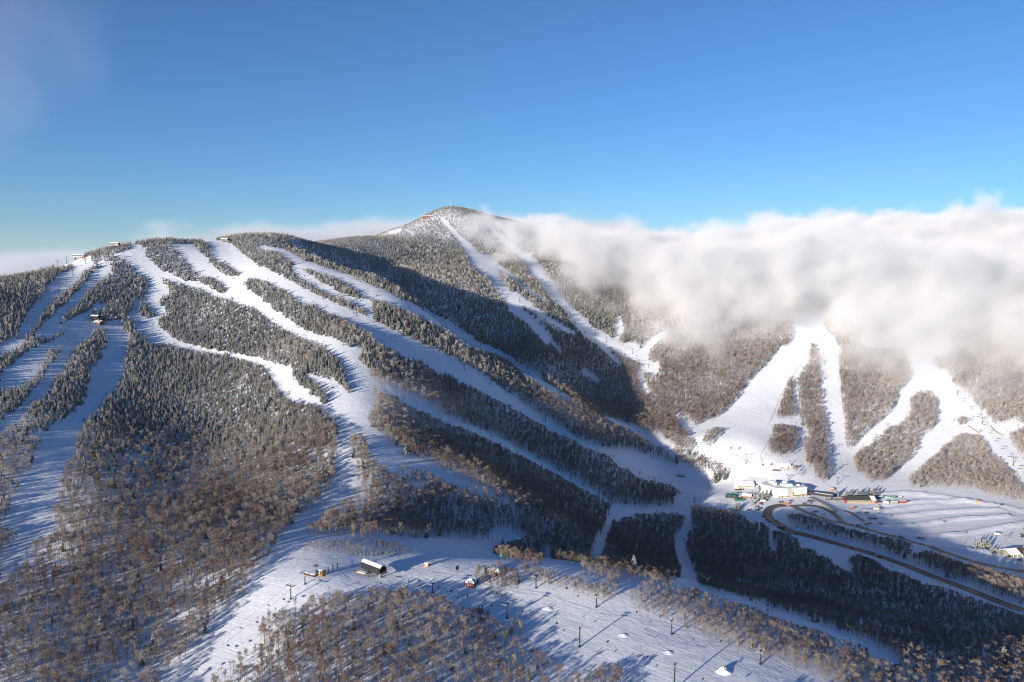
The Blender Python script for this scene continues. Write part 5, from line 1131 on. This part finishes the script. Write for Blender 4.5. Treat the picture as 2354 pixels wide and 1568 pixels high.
# ================================================================== trees that stand out
def lone_tree(uv, kind, h, label, group=None, spread=1.0, birch=False):
    p = at(*uv)
    if p is None: return
    if kind == 'conifer': var = random.randrange(len(con_parts)); tm, cm = con_parts[var]; base = con_specs[var][1]
    else: var = random.randrange(len(hard_parts)); tm, cm = hard_parts[var]; base = hard_specs[var][1]
    e = thing(kind + "_tree", (p.x, p.y, p.z - .15), random.uniform(0, 6), label, "conifer" if kind == 'conifer' else "bare tree", group); k = h / base; e.scale = (k * spread, k * spread, k)
    for nm, me_ in (("trunk", tm), ("crown", cm)):
        o = bpy.data.objects.new(nm, me_); COL.objects.link(o); o.parent = e
        if birch and nm == 'trunk': o.material_slots[0].link = 'OBJECT'; o.material_slots[0].material = MAT['birch']
for k, x in enumerate([130, 255, 300, 385, 440, 515, 575, 630]):
    lone_tree(P6(x, [405, 395, 392, 398, 396, 398, 392, 390][k]), 'conifer', [13, 9, 9, 12, 11, 14, 12.5, 10][k], ["big snowy evergreen standing alone left of the evergreen row", "snowy evergreen at the left end of the row behind the long building", "second snowy evergreen from the left in the row behind the long building", "third snowy evergreen from the left in the row behind the long building", "fourth snowy evergreen from the left in the row behind the long building", "tallest snowy evergreen in the row behind the long building", "snowy evergreen just right of the tallest in the row", "snowy evergreen at the right end of the row behind the long building"][k], "evergreens behind the long low building", 1.35)
for k, (x, y, h) in enumerate([(430, 700, 17), (475, 690, 15), (590, 660, 13)]): lone_tree(P5(x, y), 'conifer', h, ["tall lit evergreen at the tip of the dark wood, left of its pair", "tall lit evergreen at the tip of the dark wood, right of its pair", "evergreen at the very end of the dark wood beside the floor"][k], "evergreens at the tip of the dark wood", 1.3)
for k, (x, y, h) in enumerate([(760, 1135, 10), (805, 1135, 10.5), (1020, 1050, 8), (1010, 930, 9), (1060, 955, 11), (1110, 965, 10), (1170, 970, 9), (1240, 955, 14)]):
    lone_tree(P5(x, y), 'conifer', h, ["left one of the two dark evergreens on the shaded snow below the green container", "right one of the two dark evergreens on the shaded snow below the green container", "small dark evergreen above the shaded cars", "leftmost evergreen beside the little brown house", "second evergreen right of the little brown house", "third evergreen right of the little brown house", "dense dark evergreen in the group left of the cream lodge", "tallest evergreen against the left wall of the cream lodge"][k], "evergreens around the base", 1.3)
for k, (x, y, h) in enumerate([(1775, 1015, 12), (1825, 1000, 12), (1880, 1010, 14), (1935, 1010, 12)]): lone_tree(P6(x, y), 'conifer', h, ["first of four dark evergreens left of the inn", "second of four dark evergreens left of the inn", "third and tallest of four dark evergreens left of the inn", "last of four dark evergreens left of the inn"][k], "four evergreens by the inn", 1.0)
for k, (x, y) in enumerate([(1985, 1045), (2020, 1055), (2055, 1070), (2090, 1085)]): lone_tree(P6(x, y), 'conifer', 5.5, "clipped dark bush in the row beside the inn", "bushes beside the inn", 1.6)
lone_tree(P6(2130, 950), 'hardwood', 9, "dark bare spreading tree behind the inn", spread=1.2); lone_tree(P6(1030, 290), 'hardwood', 10, "bare tree standing alone at the near left corner of the big grove", spread=1.2)
lone_tree(P6(1135, 290), 'conifer', 12, "lone evergreen with bare lower trunk at the edge of the big grove", spread=1.2)
for k, (x, y, h) in enumerate([(1320, 800, 8.0), (1375, 795, 9.5)]): lone_tree(P7(x, y), 'conifer', h, ["left one of the snowy pair of conifers on top of the knoll", "right one of the snowy pair of conifers on top of the knoll"][k], "pair of conifers on the knoll")
lone_tree(P7(95, 960), 'hardwood', 9, "bare tree standing apart on the snow left of the knoll"); lone_tree(P8(585, 290), 'conifer', 9, "snowy conifer standing above the upper clump")
lone_tree(P8(920, 490), 'conifer', 7.5, "snow crusted conifer in the middle of the upper clump")
for k, (x, y, h) in enumerate([(2045, 925, 6), (2075, 930, 6.5), (2130, 950, 4)]): lone_tree(PT('C2', x, y), 'conifer', h, ["dark conifer at the right shoulder of the knoll, left of the pair", "dark conifer at the right shoulder of the knoll, right of the pair", "small conifer just right of the pair on the knoll's shoulder"][k], "conifers on the knoll's shoulder")
for k, (x, y, h) in enumerate([(1130, 870, 8), (1225, 900, 8), (1430, 960, 7.5), (1580, 990, 8), (1780, 1030, 8), (1880, 990, 7), (1900, 1010, 6), (2020, 1070, 7)]): lone_tree(P8(x, y), 'hardwood', h, "birch with a sunlit pale trunk along the strip above the foreground run", "pale birches of the strip", birch=True)
big_c = [(B, x, y, h) for B, x, y, h in [('B2',1505,1400,12),('B2',1620,1450,12),('B2',1670,1465,8),('B2',1380,960,13),('B2',1450,930,13),('B2',1520,830,12),('B2',1810,890,11),('B2',1990,960,10),('B2',2140,1060,10),('B2',1930,1090,9),('B2',240,1100,14),('B2',180,1110,13),('B2',395,1050,11),
         ('C2',1270,200,12),('C2',1130,110,9),('C3',1115,560,13),('C3',670,330,10),('C3',415,250,10),('C3',1020,390,8),('C3',1855,470,11),('C3',2070,460,11),('C3',1815,290,7),('C4',1560,1070,15),('C4',1470,1080,8),('C4',1100,830,12),('C4',1280,860,12),('C4',1140,1030,11),('C4',515,700,11),('C4',610,720,10),('C4',2160,1400,12),('C4',1980,1120,10),('C4',930,720,9),('C4',405,690,9),
         ('B3',1320,1300,10),('B3',1415,1340,11),('B3',730,1240,10),('B3',1155,1240,9),('B3',120,820,12),('B3',120,830,9)]]
for B, x, y, h in big_c:
    u_, v_ = PT(B, x, y); lone_tree((u_, v_), 'conifer', h, "snow clumped conifer above the bare trees of " + region(u_, v_), "conifers standing out of " + region(u_, v_), 1.2)
# pair of fallen or leaning pale trunks and the bare whips by the orange box
for k, (x, y) in enumerate([(1690, 425), (1700, 430), (1712, 425)]): lone_tree(P7(x, y), 'hardwood', 4.6, "pale bare bush behind the orange box hut", "bare bushes behind the orange box hut", .6)
for k in range(9): lone_tree(P7(360 + 14 * k, 590 + random.uniform(-20, 10)), 'hardwood', random.uniform(2.5, 4.2), "bare brown bush below the orange operator hut", "bushes below the orange operator hut", .7)
for k in range(14): lone_tree(P7(720 + 45 * k + random.uniform(-8, 8), 300 + random.uniform(-22, 10) - abs(k - 7) * 2), 'conifer', random.uniform(1.8, 3.4), "small snow crusted conifer in the low shrub strip behind the terminal", "small conifers in the shrub strip", 1.5)
#OBJECTS_END
#CLOUDS
def noise3(x, y, z, scale, seed):
    r = np.random.default_rng(seed); G = r.standard_normal((64, 64, 64)).astype(np.float32)
    fx, fy, fz = x / scale + 500.1, y / scale + 500.5, z / scale + 500.9
    ix, iy, iz = [np.floor(q).astype(int) for q in (fx, fy, fz)]; tx_, ty_, tz_ = fx - ix, fy - iy, fz - iz
    tx_, ty_, tz_ = [t * t * (3 - 2 * t) for t in (tx_, ty_, tz_)]
    g = lambda a, b, c: G[(ix + a) % 64, (iy + b) % 64, (iz + c) % 64]
    l = lambda a, b, t: a + (b - a) * t
    return l(l(l(g(0,0,0), g(1,0,0), tx_), l(g(0,1,0), g(1,1,0), tx_), ty_), l(l(g(0,0,1), g(1,0,1), tx_), l(g(0,1,1), g(1,1,1), tx_), ty_), tz_)
def cloud_mat(name, dens, aniso=-.1, col=(.99, .99, .99)):
    m, t, o = mat(name); pv = N(t, "ShaderNodeVolumePrincipled"); pv.inputs['Density'].default_value = dens; pv.inputs['Density Attribute'].default_value = "density"
    pv.inputs['Color'].default_value = (*col, 1); pv.inputs['Anisotropy'].default_value = aniso
    t.links.new(pv.outputs[0], o.inputs['Volume']); return m
def cloud(name, lo, hi, res, fn, material, label):
    ax = [np.linspace(lo[k], hi[k], res[k]) for k in range(3)]
    X, Y, Z = np.meshgrid(*ax, indexing='ij'); D = np.clip(fn(X, Y, Z), 0, 1).astype(np.float32)
    n_ = D.size; me = bpy.data.meshes.new(name); me.vertices.add(n_)
    me.vertices.foreach_set('co', np.stack([X, Y, Z], -1).astype(np.float32).ravel())
    a = me.attributes.new("vapour", 'FLOAT', 'POINT'); a.data.foreach_set('value', D.ravel()); me.update()
    o = bpy.data.objects.new(name, me); COL.objects.link(o); tag(o, label, "cloud", kind='stuff'); me.materials.append(material)
    g = bpy.data.node_groups.new(name, 'GeometryNodeTree'); g.interface.new_socket("Geometry", in_out='INPUT', socket_type='NodeSocketGeometry'); g.interface.new_socket("Geometry", in_out='OUTPUT', socket_type='NodeSocketGeometry')
    gi = g.nodes.new('NodeGroupInput'); go = g.nodes.new('NodeGroupOutput'); vc = g.nodes.new('GeometryNodeVolumeCube'); sm = g.nodes.new('GeometryNodeSetMaterial'); sm.inputs['Material'].default_value = material
    vc.inputs['Min'].default_value = lo; vc.inputs['Max'].default_value = hi
    vc.inputs['Resolution X'].default_value, vc.inputs['Resolution Y'].default_value, vc.inputs['Resolution Z'].default_value = res
    ps = g.nodes.new('GeometryNodeInputPosition')
    sub = g.nodes.new('ShaderNodeVectorMath'); sub.operation = 'SUBTRACT'; sub.inputs[1].default_value = lo; g.links.new(ps.outputs[0], sub.inputs[0])
    mul = g.nodes.new('ShaderNodeVectorMath'); mul.operation = 'MULTIPLY'; mul.inputs[1].default_value = [(res[k] - 1) / (hi[k] - lo[k]) for k in range(3)]; g.links.new(sub.outputs[0], mul.inputs[0])
    ad = g.nodes.new('ShaderNodeVectorMath'); ad.operation = 'ADD'; ad.inputs[1].default_value = (.5, .5, .5); g.links.new(mul.outputs[0], ad.inputs[0])
    fl = g.nodes.new('ShaderNodeVectorMath'); fl.operation = 'FLOOR'; g.links.new(ad.outputs[0], fl.inputs[0])
    dt = g.nodes.new('ShaderNodeVectorMath'); dt.operation = 'DOT_PRODUCT'; dt.inputs[1].default_value = (res[1] * res[2], res[2], 1); g.links.new(fl.outputs[0], dt.inputs[0])
    si = g.nodes.new('GeometryNodeSampleIndex'); si.data_type = 'FLOAT'; si.clamp = True
    na = g.nodes.new('GeometryNodeInputNamedAttribute'); na.data_type = 'FLOAT'; na.inputs[0].default_value = "vapour"
    g.links.new(gi.outputs[0], si.inputs['Geometry']); g.links.new(na.outputs[0], si.inputs['Value']); g.links.new(dt.outputs['Value'], si.inputs['Index'])
    g.links.new(si.outputs[0], vc.inputs['Density']); g.links.new(vc.outputs[0], sm.inputs[0]); g.links.new(sm.outputs[0], go.inputs[0])
    md = o.modifiers.new("vapour", 'NODES'); md.node_group = g
    return o
def side(X, Y, line):
    """distance to the front line of the bank, positive behind it"""
    d = seg_dist(X, Y, line); xs = [p[0] for p in line]; ys = [p[1] for p in line]
    return np.where(Y > np.interp(X, xs, ys), d, -d)
def bump2(X, Y, x, y, a, b): return np.exp(-((X - x) / a) ** 2 - ((Y - y) / b) ** 2)
def bank(X, Y, Z):
    x, y = X[:, :, 0], Y[:, :, 0]
    front = [(-320, 3400), (-310, 2700), (-200, 2340), (-80, 2090), (30, 1890), (150, 1640), (300, 1480), (570, 1340), (720, 1230), (850, 1120), (1050, 1040), (1900, 930)]
    sd = side(x, y, front)[:, :, None]
    tn = noise3(x, y, 0 * x, 190, 35) * 16 + noise3(x, y, 0 * x, 90, 36) * 10
    top = 46 + .045 * (y - 1800) + 58 * bump2(x, y, 640, 1650, 120, 320) + 26 * bump2(x, y, 420, 1700, 90, 220) + 34 * bump2(x, y, 850, 1600, 95, 300) + 62 * smooth((x - 880) / 300) + 58 * bump2(x, y, -30, 2380, 230, 330) + tn
    wp = noise3(X, Y, Z, 60, 40) * 10
    big = noise3(X + wp, Y, Z * 1.2, 120, 61) * .42 + noise3(X, Y + wp, Z * 1.2, 62, 32) * .30 + noise3(X, Y, Z * 1.2, 31, 43) * .26 + noise3(X, Y, Z, 16, 34) * .16
    up = (top[:, :, None] - Z) / 26
    fr = (sd + 25 * smooth((Z + 90) / 120) - 20) / (np.where(X < 250, 230, 210) - 90 * smooth((Z + 60) / 100) * smooth((X - 100) / 200))
    e = np.minimum(up, fr)
    return smooth(.8 * (e + big * np.where(up < fr, 1.55, .8)))
MAT['cloud'] = cloud_mat("cloud_vapour", .021, col=(.85, .87, .90))
cloud("cloud_bank", (-280, 980, -210), (1900, 2900, 250), (218, 192, 57), bank, MAT['cloud'], "thick white cloud bank rolling over the ridge on the right")
def far_bank(X, Y, Z):
    x, y = X[:, :, 0], Y[:, :, 0]
    top = np.interp(x, [-2700, -2100, -1900, -1400, -1050, -700, -300, 300], [0, -5, 20, 100, 150, 140, 180, 170]) + noise3(x, y, 0 * x, 260, 51) * 14 + noise3(x, y, 0 * x, 110, 52) * 7
    big = noise3(X, Y, Z * 1.5, 160, 53) * .5 + noise3(X, Y, Z * 1.5, 70, 54) * .35
    return smooth(.5 * (np.minimum((top[:, :, None] - Z) / 30, (Y - 2950) / 120) + big))
def wisp(X, Y, Z):
    big = noise3(X, Y, Z, 420, 71) * .5 + noise3(X, Y, Z * .7, 180, 72) * .35 + noise3(X, Y, Z, 70, 73) * .15
    e = 1 - ((X + 1880) / 420) ** 2 - ((Y - 3000) / 380) ** 2 - ((Z - 800) / 480) ** 2
    return smooth(.6 * (e + big * .9))
MAT['thin_cloud'] = cloud_mat("thin_cloud_vapour", .00035, col=(.9, .9, .92))
cloud("thin_cloud", (-2500, 2500, 330), (-1250, 3500, 1400), (50, 40, 42), wisp, MAT['thin_cloud'], "faint grey wisp of cloud high in the sky at the upper left")
MAT['far_cloud'] = cloud_mat("far_cloud_vapour", .008, col=(.70, .74, .80))
cloud("distant_cloud", (-2900, 2850, -150), (500, 3900, 240), (170, 53, 26), far_bank, MAT['far_cloud'], "pale grey cloud layer lying behind the ridge on the left")

# ------------------------------------------------------------------ the air: thin haze round the whole scene
m, t, o = mat("haze_air"); pv = N(t, "ShaderNodeVolumePrincipled"); pv.inputs['Density'].default_value = 1.3e-5; pv.inputs['Color'].default_value = (.72, .86, 1, 1); pv.inputs['Anisotropy'].default_value = 0.0
t.links.new(pv.outputs[0], o.inputs['Volume'])
a = MB(); a.box((0, 15500, -60), (80000, 80000, 760)); hz = a.build("haze", m); tag(hz, "thin pale haze filling the air over the valley", "haze", kind='stuff')
